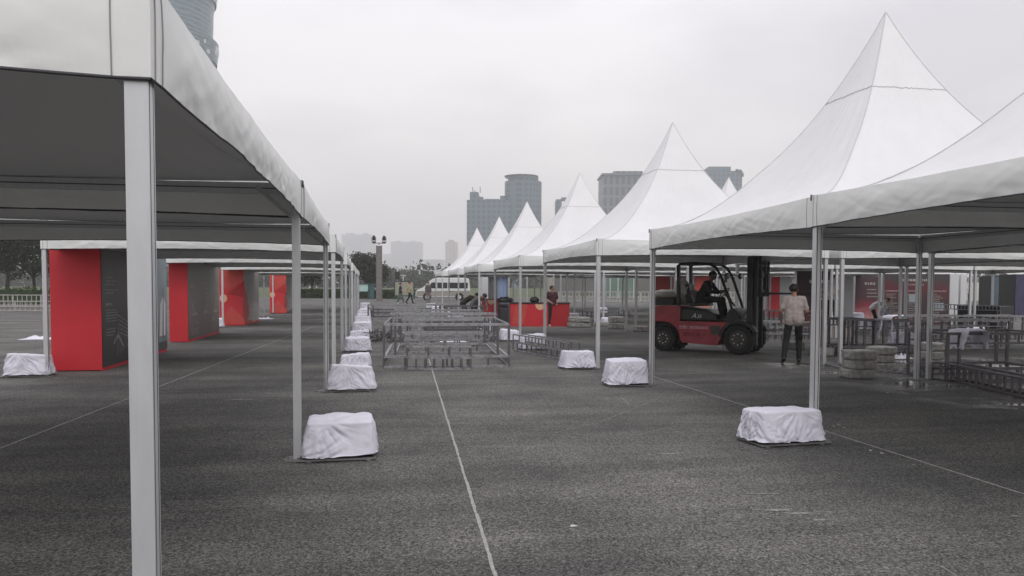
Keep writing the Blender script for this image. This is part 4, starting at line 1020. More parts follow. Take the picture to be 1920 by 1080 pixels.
# man in maroon by the counter: facing the viewer, head turned to his left, forearm across the front
p = G(1035, 612)
person((p.x, p.y, 0), rad(12), 'man in a maroon t-shirt standing before the red counter, looking sideways', dict(
    look=(.75, -.66, 0), eR=(-.25, .03, 1.14), wR=(-.12, -.17, 1.0), eL=(.26, .03, 1.13), wL=(.16, -.13, .97), kL=(.13, -.03, .50), aL=(.15, .0, .08), kR=(-.11, -.02, .50), aR=(-.13, .0, .08), tL=(.26, -.13, .035), tR=(-.17, -.17, .035)),
    dict(top=maroon, bot=dk, shoe=mat('cream_shoes', (.5, .45, .4), .7)), 1.72, .011, sleeve=.5)
# worker in beige polo seen from behind, walking
p = G(1487, 681)
person((p.x, p.y, 0), rad(152), 'worker in a loose beige shirt and black trousers walking away toward the forklift forks', dict(
    hed=(.01, -.03, 1.58), look=(0, -1, -.1), eL=(.27, .03, 1.13), wL=(.26, -.12, .95), eR=(-.26, .03, 1.13), wR=(-.25, -.16, 1.01), hL=(.09, 0, .92), kL=(.15, .02, .49), aL=(.20, .24, .12), tL=(.22, .09, .035), kR=(-.12, -.15, .50), aR=(-.12, -.10, .08)),
    dict(top=beige, bot=dk), 1.74, .011, sleeve=.5, belly=.022)
# forklift driver
dp = inF(.92, 0, 0)
person((dp.x, dp.y, .36), rad(-44+90), 'forklift driver in dark clothes and cap, sitting hunched toward the steering wheel', dict(
    pel=(0, .06, 1.00), wai=(0, .02, 1.12), che=(0, -.05, 1.30), nek=(0, -.13, 1.44), hed=(0, -.20, 1.57), sL=(.185, -.09, 1.40), sR=(-.185, -.09, 1.40),
    eL=(.25, -.24, 1.17), wL=(.15, -.44, 1.18), eR=(-.25, -.24, 1.17), wR=(-.15, -.44, 1.18), hL=(.09, .02, .98), kL=(.15, -.42, .98), aL=(.14, -.52, .58), hR=(-.09, .02, .98), kR=(-.15, -.42, .98), aR=(-.14, -.50, .58)),
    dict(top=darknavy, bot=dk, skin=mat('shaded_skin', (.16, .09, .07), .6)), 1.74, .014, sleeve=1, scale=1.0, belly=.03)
# two people bending over at the left of the counters
bend = dict(pel=(0, .12, .92), wai=(0, .02, 1.05), che=(0, -.20, 1.16), nek=(0, -.36, 1.22), hed=(0, -.48, 1.26), look=(0, -.8, -.6), sL=(.18, -.30, 1.19), sR=(-.18, -.30, 1.19), eL=(.2, -.42, .95), wL=(.15, -.5, .76), eR=(-.2, -.42, .95), wR=(-.15, -.5, .76),
            hL=(.09, .12, .90), hR=(-.09, .12, .90))
p = D(873, 560, 36); person((p.x, p.y, 0), rad(70), 'person in a dark olive coat bending down left of the short red counter', bend, dict(top=olive, bot=MC('grey_trousers', (.05, .05, .055))), 1.72, .02, sleeve=1)
p = D(892, 560, 34); person((p.x, p.y, 0), rad(40), 'person in a grey shirt bending, just right of the one in olive', bend, dict(top=grey, bot=dk), 1.72, .02, sleeve=1)
walk = dict(kL=(.09, -.16, .53), aL=(.09, -.26, .10), kR=(-.09, .06, .50), aR=(-.09, .28, .14), tR=(-.09, .15, .04), tL=(.09, -.42, .06), wL=(.26, .16, .92), eL=(.25, .10, 1.14), eR=(-.25, -.05, 1.14), wR=(-.24, -.24, .95))
p = D(751, 575, 61); person((p.x, p.y, .35), rad(85), 'woman in a black top and long green skirt walking before the mural board', walk, dict(top=MC('black_top', (.012, .014, .016)), bot=green, shoe=M_['whitemetal']), 1.64, .025, skirt=True, hair='long')
p = D(768, 575, 61); person((p.x, p.y, .35), rad(95), 'walker in a loose pale beige top and black trousers behind the woman in the skirt', walk, dict(top=khaki, bot=dk), 1.74, .025, sleeve=1)
p = D(803, 568, 66); person((p.x, p.y, .35), rad(20), 'person in grey brown clothes standing by the front of the white minibus', None, dict(top=MC('grey_purple_jacket', (.10, .08, .09)), bot=MC('taupe_trousers', (.20, .16, .15))), 1.75, .025, sleeve=1)
p = D(1561, 560, 27); person((p.x, p.y, .42), rad(-60), 'person in a pale shirt and dark trousers standing between the double posts, facing left', dict(hed=(0, -.04, 1.58), eL=(.22, -.06, 1.16), wL=(.12, -.24, 1.0)), dict(top=whitet, bot=dk), 1.70, .018, sleeve=.5)
b = MB(); b.box(-.5, .5, -.4, .4, 0, .36); b.box(-.54, .54, -.44, .44, .365, .415); o = b.build('wooden_platform', mat('pale_plywood', (.36, .33, .29), .8, 0, .3, 5), None, bevel=.01); o.location = (p.x, p.y, 0); tag(o, 'low pale platform under the person between the double posts', 'platform')
p = D(1817, 570, 82); person((p.x, p.y, gz(p.y)), rad(-5), 'distant person in a pale top and black trousers in front of the white wall', None, dict(top=whitet, bot=dk), 1.72, .03, sleeve=1)
p = D(1641, 590, 33); person((p.x, p.y, .0), rad(60), 'person bent low, black hair showing in front of the maroon wall', dict(bend), dict(top=whitet, bot=dk), 1.6, .02, sleeve=1)

# ------------------------------------------------------------------ minibus
vp = D(779, 570, 78); U = Vector((math.cos(rad(-6)), math.sin(rad(-6)), 0))
van = empty('minibus', (vp.x, vp.y, .35), rad(-6), 'white and beige minibus with dark side windows parked behind the far tents', 'minibus')
prof = [(0, .45), (.02, .75), (.10, .98), (.75, 1.28), (1.45, 1.98), (1.75, 2.16), (2.2, 2.26), (5.1, 2.24), (5.32, 2.1), (5.42, 1.2), (5.42, .40), (4.95, .32)]
M_['vwhite'] = mat('white_van_paint', (.72, .73, .72), .3, 0, .1, 1); M_['vtan'] = mat('tan_van_paint', (.33, .31, .27), .35, 0, .2, 1); M_['glass'] = mat('dark_window_glass', (.02, .024, .028), .12)
b = MB(); b.prism(prof+[(.3, .30)], 0, 1.85); b.build('body', M_['vwhite'], van, bevel=.06)
b = MB(); b.prism([(.06, .42), (.10, .92), (5.40, .98), (5.42, .42)], -.006, -.001); b.build('lower_panel', M_['vtan'], van)
for x0, x1, nm in ((2.15, 3.15, 0), (3.22, 4.2, 0), (4.27, 5.18, 0)): b = MB(); b.box(x0, x1, -.010, -.0015, 1.20, 1.78); b.build('side_window', M_['glass'], van)
b = MB(); b.prism([(1.15, 1.20), (1.62, 1.78), (2.05, 1.80), (2.05, 1.20)], -.010, -.0015); b.build('front_window', M_['glass'], van)
b = MB(); b.poly([Vector((.80, .12, 1.34)), Vector((.80, 1.73, 1.34)), Vector((1.42, 1.66, 1.96)), Vector((1.42, .19, 1.96))]); 
for i in range(len(b.v)): b.v[i] += Vector((-.02, 0, .02))
b.build('windscreen', M_['glass'], van)
for y in (.22, 1.63): b = MB(); b.ell((.10, y, .82), (.08, .15, .12), 12, 8); b.build('headlight', M_['whitemetal'], van, True)
b = MB(); b.box(-.06, .25, .05, 1.8, .34, .52); b.build('bumper', M_['vtan'], van, bevel=.03)
b = MB(); b.box(3.35, 3.75, -.03, -.011, .86, .90); b.build('door_handle', M_['black'], van)
b = MB(); b.box(1.28, 1.40, -.22, -.02, 1.15, 1.42); b.build('wing_mirror', M_['black'], van, bevel=.02)
for x in (1.15, 4.35):
    for y in (.06, 1.79):
        b = MB(); b.tube([(x, y-.11, .33), (x, y+.11, .33)], .33, 24); w = b.build('wheel', M_['rubber'], van)
        b = MB(); b.tube([(x, y-.125, .33), (x, y+.125, .33)], .19, 16); b.build('rim', M_['alu'], w)
    b = MB(); b.tube([(x, -.012, .36), (x, -.004, .36)], .42, 24); b.build('wheel_arch', M_['black'], van)

# ------------------------------------------------------------------ trees, hedges, far greenery
def leaves(b, c, r, n, size, rr, flat=.75, shell=.35):
    for _ in range(n):
        d = Vector((rr.gauss(0, 1), rr.gauss(0, 1), rr.gauss(0, 1))).normalized(); k = shell+(1-shell)*rr.random()**.6
        k *= 1+.25*noise.noise(d*2.4+Vector(c)*.7)
        p = Vector(c)+Vector((d.x*r[0], d.y*r[1], d.z*r[2]))*k; s = size*rr.uniform(.6, 1.3)
        a = Vector((rr.gauss(0, 1), rr.gauss(0, 1), rr.gauss(0, .6))).normalized(); e = a.cross(Vector((rr.gauss(0, 1), rr.gauss(0, 1), rr.gauss(0, 1)))).normalized()
        b.poly([p-a*s, p+e*s*.55, p+a*s, p-e*s*.55])
def tree(x, y, h, cr, label, seed, m='leafdk', trunk_h=None, lobes=9, n=900, size=.16, lean=0, group=None, tr=.16):
    rr = random.Random(seed); z = gz(y); root = empty('broadleaf_tree', (x, y, z), 0, label, 'tree', group); th = trunk_h or h*.4
    b = MB(); top = Vector((lean, 0, h*.75)); b.tube([Vector((0, 0, -.05)), Vector((lean*.2, .02, th*.5)), Vector((lean*.5, 0, th)), top], [tr, tr*.8, tr*.65, tr*.2], 8)
    cs = []
    for i in range(lobes):
        t = 2*PI*i/lobes+rr.uniform(-.4, .4); rad_ = cr*rr.uniform(.25, .68); zz = th+(h-th)*rr.uniform(.12, .82)
        c = Vector((lean+rad_*math.cos(t), rad_*math.sin(t), zz)); cs.append(c); b.tube([Vector((lean*.5, 0, th*.85)), (Vector((lean*.5, 0, th))+c)/2+Vector((0, 0, .1)), c], [tr*.45, tr*.3, tr*.1], 6)
    b.build('trunk', M_['bark'], root, True)
    c_ = MB()
    for c in cs+[Vector((lean, 0, h-cr*.35))]:
        k = rr.uniform(.34, .52); leaves(c_, c, (cr*k, cr*k, (h-th)*.26*rr.uniform(.8, 1.2)), n//lobes, size, rr)
    c_.build('crown', M_[m], root)
    return root
p = D(12, 560, 62); tree(p.x, p.y, 7.2, 3.0, 'tall leaning dark tree at the left edge, its trunk showing beside the hedge', 1, trunk_h=2.9, n=4200, size=.13, lean=.5, lobes=12, tr=.2)
p = D(66, 560, 66); tree(p.x, p.y, 7.4, 3.6, 'broad dark tree behind the nearest red booth at the far left', 2, trunk_h=2.3, n=5200, size=.13, lobes=13, lean=-.2)
p = D(130, 560, 70); tree(p.x, p.y, 6.5, 3.0, 'dark tree half hidden behind the nearest red booth', 21, trunk_h=2.1, n=2600, size=.15, lobes=10)
p = D(688, 560, 95); tree(p.x, p.y, 5.4, 2.9, 'round dense dark tree beside the light mast behind the aisle', 3, trunk_h=1.7, n=6500, size=.14, lobes=14)
p = D(655, 560, 97); tree(p.x, p.y, 4.6, 2.0, 'smaller dark tree behind the last left tents', 4, trunk_h=1.6, n=2200, size=.15)
p = D(585, 560, 92); tree(p.x, p.y, 4.8, 2.0, 'dark tree seen between the far left tent posts', 5, trunk_h=1.7, n=1600, size=.17)
p = D(560, 560, 110); tree(p.x, p.y, 5.0, 2.2, 'tree seen behind the farthest red booth', 6, trunk_h=1.7, n=1600, size=.17)
def hedge(px0, px1, dist, h, dep, label, seed, m='hedge', n=None, size=.07):
    a = D(px0, 560, dist); b2 = D(px1, 560, dist); z = gz(a.y); L = (b2-a).length; U = (b2-a).normalized(); U.z = 0; N = Vector((-U.y, U.x, 0)); rr = random.Random(seed); b = MB()
    b.cur = 0
    Mx = Matrix(((U.x, N.x, 0, a.x), (U.y, N.y, 0, a.y), (0, 0, 1, z), (0, 0, 0, 1)))
    b.box(.08, L-.08, .08, dep-.08, 0, h*.88, Mx)
    for _ in range(n or int(L*130)):
        u = rr.uniform(0, L); f = rr.random()
        if f < .5: v, w = rr.uniform(-.05, .1), rr.uniform(.03, h)
        else: v, w = rr.uniform(0, dep), h*rr.uniform(.86, 1.05)
        w *= 1+.10*noise.noise(Vector((u*.8, seed, 0)))
        p = Mx @ Vector((u, v, w)); s = size*rr.uniform(.6, 1.4); c = Vector((rr.gauss(0, 1), rr.gauss(0, 1), rr.gauss(0, 1))).normalized(); e = c.cross(Vector((rr.gauss(0, 1), rr.gauss(0, 1), 1))).normalized()
        b.poly([p-c*s, p+e*s*.6, p+c*s, p-e*s*.6])
    o = b.build('hedge', M_[m]); return tag(o, label, 'hedge', 'clipped hedges around the plaza')
hedge(-40, 98, 55, 1.15, 1.5, 'green hedge behind the white fence at the far left', 1)
hedge(560, 668, 90, 1.0, 1.5, 'dark hedge strip behind the far left tent posts', 2, n=2500, size=.10)
hedge(672, 745, 88, .95, 1.5, 'dark clipped hedge under the round dense tree', 3, n=2500, size=.10)
hedge(776, 880, 100, .9, 1.5, 'hedge behind the minibus', 4, n=1600, size=.12)
M_['lawn'] = mat('pale_lawn', (.10, .13, .05), .9, 0, .4, .3)
b = MB(); b.grid(lambda u, v: (-90+u*150, 104+v*130, .36+.9*v+1.2*math.sin(v*PI)*.5), 12, 8); struct(b.build('lawn', M_['lawn'], None, True))
# far wood: a low tree belt on a rise, read as one mass
rr = random.Random(77); b = MB()
M_['farleaf'] = mat('far_wood_leaves', (.055, .075, .045), .8, 0, .4, .25, spec=.1)
for i in range(150):
    px = rr.uniform(-260, 1010); dd = rr.uniform(230, 330); c = D(px, 545, dd); hgt = rr.uniform(6, 9.5)*(1+.25*noise.noise(Vector((px*.012, 3, 0)))); r = rr.uniform(4, 7)
    leaves(b, Vector((c.x, c.y, hgt*.55)), (r, r, hgt*.5), 230, .85, rr, shell=.55)
for i in range(70):
    px = rr.uniform(1010, 2100); dd = rr.uniform(230, 330); c = D(px, 545, dd); hgt = rr.uniform(5, 8); r = rr.uniform(4, 7)
    leaves(b, Vector((c.x, c.y, hgt*.55)), (r, r, hgt*.5), 140, .9, rr, shell=.55)
tag(b.build('far_wood', M_['farleaf']), 'pale hazy belt of trees behind the plaza', 'wood', None, 'stuff')

# ------------------------------------------------------------------ fences and boards
def fence(px0, px1, dist, h, label, m='whitemetal', rails=(.1, .5, 1), step=.22, w=.05, z=None, cat='fence'):
    a = D(px0, 560, dist); b2 = D(px1, 560, dist); a.z = b2.z = 0; L = (b2-a).length; z = gz(a.y) if z is None else z; root = empty('low_fence', (0, 0, 0), 0, label, cat, 'low fences round the plaza')
    b = MB()
    for r in rails: b.bar(a+Vector((0, 0, z+h*r)), b2+Vector((0, 0, z+h*r)), w*1.2)
    b.build('rails', M_[m], root); b = MB(); n = int(L/step)
    for i in range(n+1):
        q = a.lerp(b2, i/n); b.bar(q+Vector((0, .05, z)), q+Vector((0, .05, z+h)), w*(1.6 if i % 6 == 0 else .8))
    tag(b.build('balusters', M_[m], root), None, None, None, 'stuff' if n > 100 else None)
M_['stonew'] = mat('pale_stone_rail', (.46, .45, .42), .8, 0, .3, 3)
fence(-30, 94, 48, .62, 'pale low fence in front of the hedge at the far left, nearer row', 'stonew', step=.3)
fence(-30, 94, 51, .80, 'pale low fence in front of the hedge at the far left, farther row', 'stonew', step=.3)
fence(1048, 1200, 72, .95, 'white balustrade beyond the tents left of the forklift', 'stonew', step=.3, w=.07)
fence(1202, 1560, 74, .95, 'white balustrade beyond the tents behind the forklift', 'stonew', step=.35, w=.07)
fence(697, 742, 43, .42, 'small dark barrier in the aisle beyond the truss frames', 'truss_b', step=.12, rails=(.1, .62, 1))
def board(px0, px1, ytop, ybot, dist, label, face, frame_m, legs=True, name='notice_board'):
    a = D(px0, 560, dist); b2 = D(px1, 560, dist); s = F/dist*1.0; z = gz(a.y); cz = H+(545-ytop)/s; bz = max(z+.15, H+(545-ybot)/s); w = (b2-a).length
    root = empty(name, (a.x, a.y, z), math.atan2(b2.y-a.y, b2.x-a.x), label, 'notice board'); b = MB()
    b.box(0, w, .03, .12, bz-z, cz-z); b.build('panel', face, root)
    b = MB(); t = .12
    b.box(-t, w+t, -.02, .16, cz-z, cz-z+t); b.box(-t, w+t, -.02, .16, bz-z-t, bz-z); b.box(-t, 0, -.02, .16, 0, cz-z); b.box(w, w+t, -.02, .16, 0, cz-z); b.build('frame', frame_m, root)
    return root
mural = mat('landscape_mural', (.20, .30, .30), .5, 0, .5, .9, col2=(.42, .32, .20))
tealm = mat('dark_teal_frame', (.02, .05, .055), .5)
board(741, 775, 535, 560, 84, 'framed landscape mural on a dark teal stand behind the two walkers', mural, tealm)
board(671, 690, 540, 553, 84, 'pale green white notice board on a teal stand near the round tree', mat('pale_board', (.50, .62, .58), .5, 0, .2, 1, col2=(.28, .50, .44)), tealm)
b = MB(); p = D(693, 560, 84); b.box(p.x, p.x+.5, p.y, p.y+.5, .35, 1.9); b.box(p.x-.1, p.x+.6, p.y-.1, p.y+.6, 1.9, 2.0); tag(b.build('teal_kiosk', mat('teal_kiosk', (.03, .09, .10), .5), None), 'dark teal kiosk cabinet right of the pale notice board', 'kiosk')
# speaker and small lamp on poles behind the mural
p = D(745, 560, 92); root = empty('camera_pole', (p.x, p.y, .35), 0, 'pole with a dark box and white beacon above the mural board', 'pole'); b = MB(); b.bar((0, 0, 0), (0, 0, 3.6), .09); b.build('pole', M_['whitemetal'], root)
b = MB(); b.box(-.28, .28, -.2, .2, 2.2, 3.1); b.build('control_box', M_['black2'], root); b = MB(); b.ell((0, 0, 3.65), (.14, .14, .22), 10, 8); b.build('beacon', M_['white'], root)
p = D(756, 560, 92); root = empty('lamp_pole', (p.x, p.y, .35), 0, 'slim white pole with a crossbar right of the camera pole', 'pole'); b = MB(); b.bar((0, 0, 0), (0, 0, 2.7), .07); b.bar((-.35, 0, 2.7), (.35, 0, 2.7), .07); b.bar((-.2, 0, 2.35), (.2, 0, 2.6), .05); b.build('pole', M_['whitemetal'], root)
# light mast with two moving heads
p = D(711, 560, 70); root = empty('light_mast', (p.x, p.y, .35), 0, 'truss mast carrying two black moving head lamps on a crossbar', 'lighting mast'); b = MB(); W2 = .23
for i, j in ((-1, -1), (1, -1), (1, 1), (-1, 1)): b.bar((i*W2, j*W2, 0), (i*W2, j*W2, 5.0), .07)
for k in range(11):
    z = .2+k*.47
    for q in range(4):
        c = [(-1, -1), (1, -1), (1, 1), (-1, 1)]; i, j = c[q]; k_, l = c[(q+1) % 4]; b.bar((i*W2, j*W2, z), (k_*W2, l*W2, z), .05)
        if z < 4.6: b.bar((i*W2, j*W2, z), (k_*W2, l*W2, z+.47), .04)
b.build('truss_mast', mat('mast_alloy', (.24, .20, .19), .5, .3, .2, 3), root)
b = MB(); b.box(-.19, .19, -.19, .19, 0.02, 4.95); b.build('mast_sleeve', mat('mast_sleeve', (.30, .29, .29), .8, 0, .2, 2), root)
b = MB(); b.bar((-.55, 0, 5.2), (.55, 0, 5.2), .08); b.bar((0, 0, 5.0), (0, 0, 5.2), .08); b.build('crossbar', M_['truss'], root)
for x in (-.45, .45):
    b = MB(); b.box(x-.16, x+.16, -.16, .16, 5.22, 5.34); b.box(x-.19, x-.14, -.06, .06, 5.34, 5.7); b.box(x+.14, x+.19, -.06, .06, 5.34, 5.7)
    b.tube([(x, 0, 5.42), (x, 0, 5.55), (x, 0, 5.75), (x, 0, 5.86)], [.10, .13, .13, .09], 12); b.build('moving_head_lamp', M_['black'], root)

# ------------------------------------------------------------------ low structures on the right behind the tents
def wallbox(px0, px1, dist, z0, z1, dep, m, name, label, cat, parts=None):
    a = D(px0, 560, dist); b2 = D(px1, 560, dist); U = (b2-a); U.z = 0; L = U.length; U.normalize(); N = Vector((-U.y, U.x, 0)); z = gz(a.y)
    root = empty(name, (a.x, a.y, z), math.atan2(U.y, U.x), label, cat); b = MB(); b.box(0, L, 0, dep, z0, z1); b.build('wall', m, root); return root, L
wl, L = wallbox(1040, 2150, 118, 0, 2.9, 3, mat('grey_retaining_wall', (.17, .165, .16), .85, 0, .25, .25), 'retaining_wall', 'long grey retaining wall beyond the right-hand tents', 'wall')
b = MB(); b.box(-.1, L+.1, -.12, 3.1, 2.905, 3.1); b.build('coping', mat('coping_stone', (.34, .33, .31), .8, 0, .2, 1), wl)
bd, L = wallbox(1030, 1560, 150, 0, 8.5, 12, mat('pale_facade', (.40, .37, .30), .8, 0, .3, .3), 'low_building', 'low cream building above the grey wall, seen between tent posts', 'building')
for i in range(int(L/3)): b = MB(); b.box(i*3+.6, i*3+2.2, -.03, -.01, 4.2, 6.6); b.build('window', M_['glass'], bd)
gp, L = wallbox(1129, 1188, 100, .2, 3.3, .3, mat('green_glass_panel', (.16, .24, .20), .25, 0, .3, .5), 'green_hoarding', 'pale green hoarding panel seen between the posts left of the forklift', 'hoarding')
for k in (0, 1, 2, 3, 4): b = MB(); b.bar((L*k/4, -.04, 0), (L*k/4, -.04, 3.4), .09); b.build('mullion', M_['whitemetal'], gp)
ww, L = wallbox(1812, 1857, 90, 0, 2.1, 1, mat('cream_wall', (.60, .60, .54), .7, 0, .15, .4), 'cream_wall', 'curved cream white parapet wall behind the distant standing person', 'wall')
b = MB()
for k in range(14): b.bar((L*k/13, .1, 2.1), (L*k/13, .1, 2.6), .06)
b.bar((0, .1, 2.6), (L, .1, 2.6), .09); b.build('balustrade', M_['stonew'], ww)
# round-the-corner rail fence beside counters
# ------------------------------------------------------------------ far buildings
def facade_mat(name, base, win, sx, sz, wr=.55, hr=.6, rough=.5):
    m = bpy.data.materials.new(name); m.use_nodes = True; t = m.node_tree; b = t.nodes['Principled BSDF']; b.inputs['Roughness'].default_value = rough
    tcn = t.nodes.new('ShaderNodeTexCoord'); sp = t.nodes.new('ShaderNodeSeparateXYZ'); t.links.new(tcn.outputs['Object'], sp.inputs[0])
    ad = t.nodes.new('ShaderNodeMath'); ad.operation = 'ADD'; t.links.new(sp.outputs[0], ad.inputs[0]); t.links.new(sp.outputs[1], ad.inputs[1])
    def cell(src, s, r):
        a = t.nodes.new('ShaderNodeMath'); a.operation = 'DIVIDE'; a.inputs[1].default_value = s; t.links.new(src, a.inputs[0])
        f = t.nodes.new('ShaderNodeMath'); f.operation = 'FRACT'; t.links.new(a.outputs[0], f.inputs[0])
        l = t.nodes.new('ShaderNodeMath'); l.operation = 'LESS_THAN'; l.inputs[1].default_value = r; t.links.new(f.outputs[0], l.inputs[0]); return l.outputs[0]
    x = cell(ad.outputs[0], sx, wr); z = cell(sp.outputs[2], sz, hr)
    mu = t.nodes.new('ShaderNodeMath'); mu.operation = 'MULTIPLY'; t.links.new(x, mu.inputs[0]); t.links.new(z, mu.inputs[1])
    mi = t.nodes.new('ShaderNodeMix'); mi.data_type = 'RGBA'; mi.inputs[6].default_value = (*base, 1); mi.inputs[7].default_value = (*win, 1)
    t.links.new(mu.outputs[0], mi.inputs[0]); t.links.new(mi.outputs[2], b.inputs['Base Color']); return m
def zat(py, dist, px=960): return H+(546-py)*dist/F
def bldg(px0, px1, pytop, dist, dep, m, label, roof=None, name='tower_block'):
    a = D(px0, 545, dist); b2 = D(px1, 545, dist); L = (b2-a).length; root = empty(name, (a.x, a.y, 0), -YAW, label, 'building')
    hh = zat(pytop, dist); b = MB(); b.box(0, L, 0, dep, 0, hh); b.build('walls', m, root); s = dist/F
    for i, (x0, x1, yt, yb) in enumerate(roof or []):
        b = MB(); b.box((x0-px0)*s, (x1-px0)*s, dep*.1, dep*.7, zat(yb, dist)+.05, zat(yt, dist)); b.build('roof_plant', m, root)
    return root, L, hh, s
FB = facade_mat('blue_grey_facade', (.09, .15, .19), (.04, .07, .10), 3.4, 3.6)
FB2 = facade_mat('grey_grid_facade', (.14, .17, .20), (.045, .06, .08), 4.2, 7.5, .6, .75)
d0 = 520
root, L, hh, s = bldg(875, 958, 383, d0, 30, FB, 'wide blue grey slab building left of the round tower in the haze', [(880, 896, 367, 383), (896, 905, 376, 383), (937, 947, 374, 383), (908, 936, 380, 383)])
for x in (885, 889, 899): b = MB(); b.bar(((x-875)*s, 8, zat(367, d0)), ((x-875)*s, 8, zat(356 if x != 889 else 362, d0)), .5); b.build('antenna', M_['truss_b'], root)
c = D(980, 545, d0+10); s = d0/F; root = empty('round_tower', (c.x, c.y, 0), 0, 'tall round fronted blue grey tower with a ring crown, behind the tent peaks', 'building'); R1 = 35*s
b = MB(); b.tube([(0, 0, 0), (0, 0, zat(346, d0))], R1, 40); b.build('shaft', FB, root)
b = MB(); b.tube([(0, 0, zat(346, d0)+.05), (0, 0, zat(338, d0))], [R1*.80, R1*.84], 40); b.build('crown', FB, root)
b = MB(); b.tube([(-R1*.1, 0, zat(338, d0)+.05), (-R1*.1, 0, zat(335, d0))], [R1*.86, R1*.93], 40); b.build('crown_ring', FB2, root)
d1 = 560; root, L, hh, s = bldg(1130, 1215, 336, d1, 34, FB2, 'grey office block with a gridded facade between the second and third tent peaks', [(1150, 1204, 327, 336)])
b = MB(); b.box(-1.5, L+1.5, -1.5, 30, hh+.05, hh+1.2); b.build('cornice', FB, root)
d2 = 600; root, L, hh, s = bldg(1318, 1388, 327, d2, 34, FB, 'blue grey tower with a stepped top and curved fin, right of the second peak', [(1328, 1369, 318, 327)])
b = MB(); b.tube([(L*.82, -.5, zat(326, d2)), (L*.95, -.5, zat(327, d2)), (L*1.0, -.5, zat(332, d2)), (L*1.01, -.5, zat(338, d2))], 1.0, 6); b.build('roof_fin', FB2, root)
bldg(1042, 1052, 381, 560, 20, FB, 'small stepped roof corner just left of the slim third peak', [(1052, 1062, 377, 381)])
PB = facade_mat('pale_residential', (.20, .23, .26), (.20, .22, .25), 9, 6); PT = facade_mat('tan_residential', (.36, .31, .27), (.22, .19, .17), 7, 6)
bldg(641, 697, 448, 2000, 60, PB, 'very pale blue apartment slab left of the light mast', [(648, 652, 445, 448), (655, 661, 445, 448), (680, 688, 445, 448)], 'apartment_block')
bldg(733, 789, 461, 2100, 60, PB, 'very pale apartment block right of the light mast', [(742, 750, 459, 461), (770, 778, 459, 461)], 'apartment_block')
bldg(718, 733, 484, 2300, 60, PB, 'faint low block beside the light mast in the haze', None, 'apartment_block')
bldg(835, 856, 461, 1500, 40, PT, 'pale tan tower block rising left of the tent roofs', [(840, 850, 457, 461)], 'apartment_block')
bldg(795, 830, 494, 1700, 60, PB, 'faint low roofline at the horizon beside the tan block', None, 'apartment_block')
bldg(600, 640, 505, 1900, 60, PB, 'faint low block behind the far left tent posts', None, 'apartment_block')
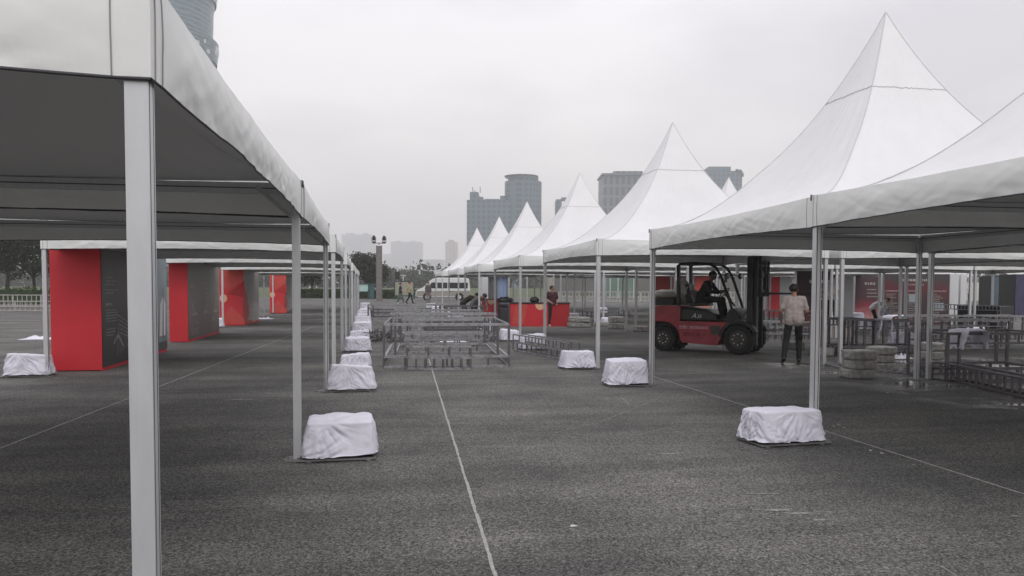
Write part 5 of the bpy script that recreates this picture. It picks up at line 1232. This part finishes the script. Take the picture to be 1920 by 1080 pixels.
# tall tiered glass tower, top left
d3 = 330; s = d3/F; c = D(286, 545, d3); root = empty('glass_tower', (c.x, c.y, 0), 0, 'huge round glass tower with flaring tiers rising behind the left tent', 'building')
def tower_mat():
    m = bpy.data.materials.new('blue_glass_tiers'); m.use_nodes = True; t = m.node_tree; b = t.nodes['Principled BSDF']; b.inputs['Roughness'].default_value = .35
    tcn = t.nodes.new('ShaderNodeTexCoord'); mpn = t.nodes.new('ShaderNodeMapping'); mpn.inputs['Scale'].default_value = (.25, .25, 3.2); t.links.new(tcn.outputs['Object'], mpn.inputs[0])
    n = t.nodes.new('ShaderNodeTexNoise'); n.inputs['Scale'].default_value = 1.0; n.inputs['Detail'].default_value = 4; t.links.new(mpn.outputs[0], n.inputs['Vector'])
    r = t.nodes.new('ShaderNodeValToRGB'); e = r.color_ramp.elements; e[0].position = .38; e[0].color = (.06, .105, .135, 1); e[1].position = .62; e[1].color = (.16, .23, .27, 1)
    t.links.new(n.outputs[0], r.inputs[0])
    sp = t.nodes.new('ShaderNodeSeparateXYZ'); t.links.new(tcn.outputs['Object'], sp.inputs[0])
    a = t.nodes.new('ShaderNodeMath'); a.operation = 'DIVIDE'; a.inputs[1].default_value = 1.9; t.links.new(sp.outputs[2], a.inputs[0])
    f = t.nodes.new('ShaderNodeMath'); f.operation = 'FRACT'; t.links.new(a.outputs[0], f.inputs[0])
    l = t.nodes.new('ShaderNodeMath'); l.operation = 'LESS_THAN'; l.inputs[1].default_value = .22; t.links.new(f.outputs[0], l.inputs[0])
    mi = t.nodes.new('ShaderNodeMix'); mi.data_type = 'RGBA'; mi.inputs[7].default_value = (.22, .28, .31, 1); t.links.new(r.outputs[0], mi.inputs[6]); t.links.new(l.outputs[0], mi.inputs[0])
    t.links.new(mi.outputs[2], b.inputs['Base Color']); return m
TMt = tower_mat(); M_['towerwhite'] = mat('bright_tower_lattice', (.6, .63, .65), .4)
tier = 112*s; base_z = zat(133, d3)
for k in range(-4, 3):
    z0 = base_z+(k-1)*tier+tier*.38; R0 = 113*s; b = MB(); hh = tier
    b.tube([(0, 0, z0), (0, 0, z0+hh*.5), (0, 0, z0+hh*.86), (0, 0, z0+hh*.995)], [R0*.985, R0*1.0, R0*1.055, R0*1.075], 72); b.build('tier', TMt, root, False)
    b = MB()
    b.grid(lambda u, v: ((R0*(1.035+.035*v)+.3)*math.cos(2*PI*u), (R0*(1.035+.035*v)+.3)*math.sin(2*PI*u), z0+hh*(.66+.26*v)), 144, 4, True)
    for i in range(len(b.m)): b.m[i] = 1 if noise.noise(Vector(((i % 144)*.35, (i//144)*.9, k*3.))) > .12 else 0
    b.build('lattice_band', [TMt, M_['towerwhite']], root)

# ------------------------------------------------------------------ haze
b = MB(); b.box(-900, 1500, -120, 2500, -2, 185)
hm = bpy.data.materials.new('haze_air'); hm.use_nodes = True; t = hm.node_tree; t.nodes.clear()
o_ = t.nodes.new('ShaderNodeOutputMaterial'); v_ = t.nodes.new('ShaderNodeVolumePrincipled')
v_.inputs['Color'].default_value = (.985, .985, .99, 1); v_.inputs['Density'].default_value = .00075; v_.inputs['Anisotropy'].default_value = .0
t.links.new(v_.outputs[0], o_.inputs['Volume'])
hzb = b.build('haze', hm); tag(hzb, 'thin pale haze filling the air', 'haze', None, 'stuff')
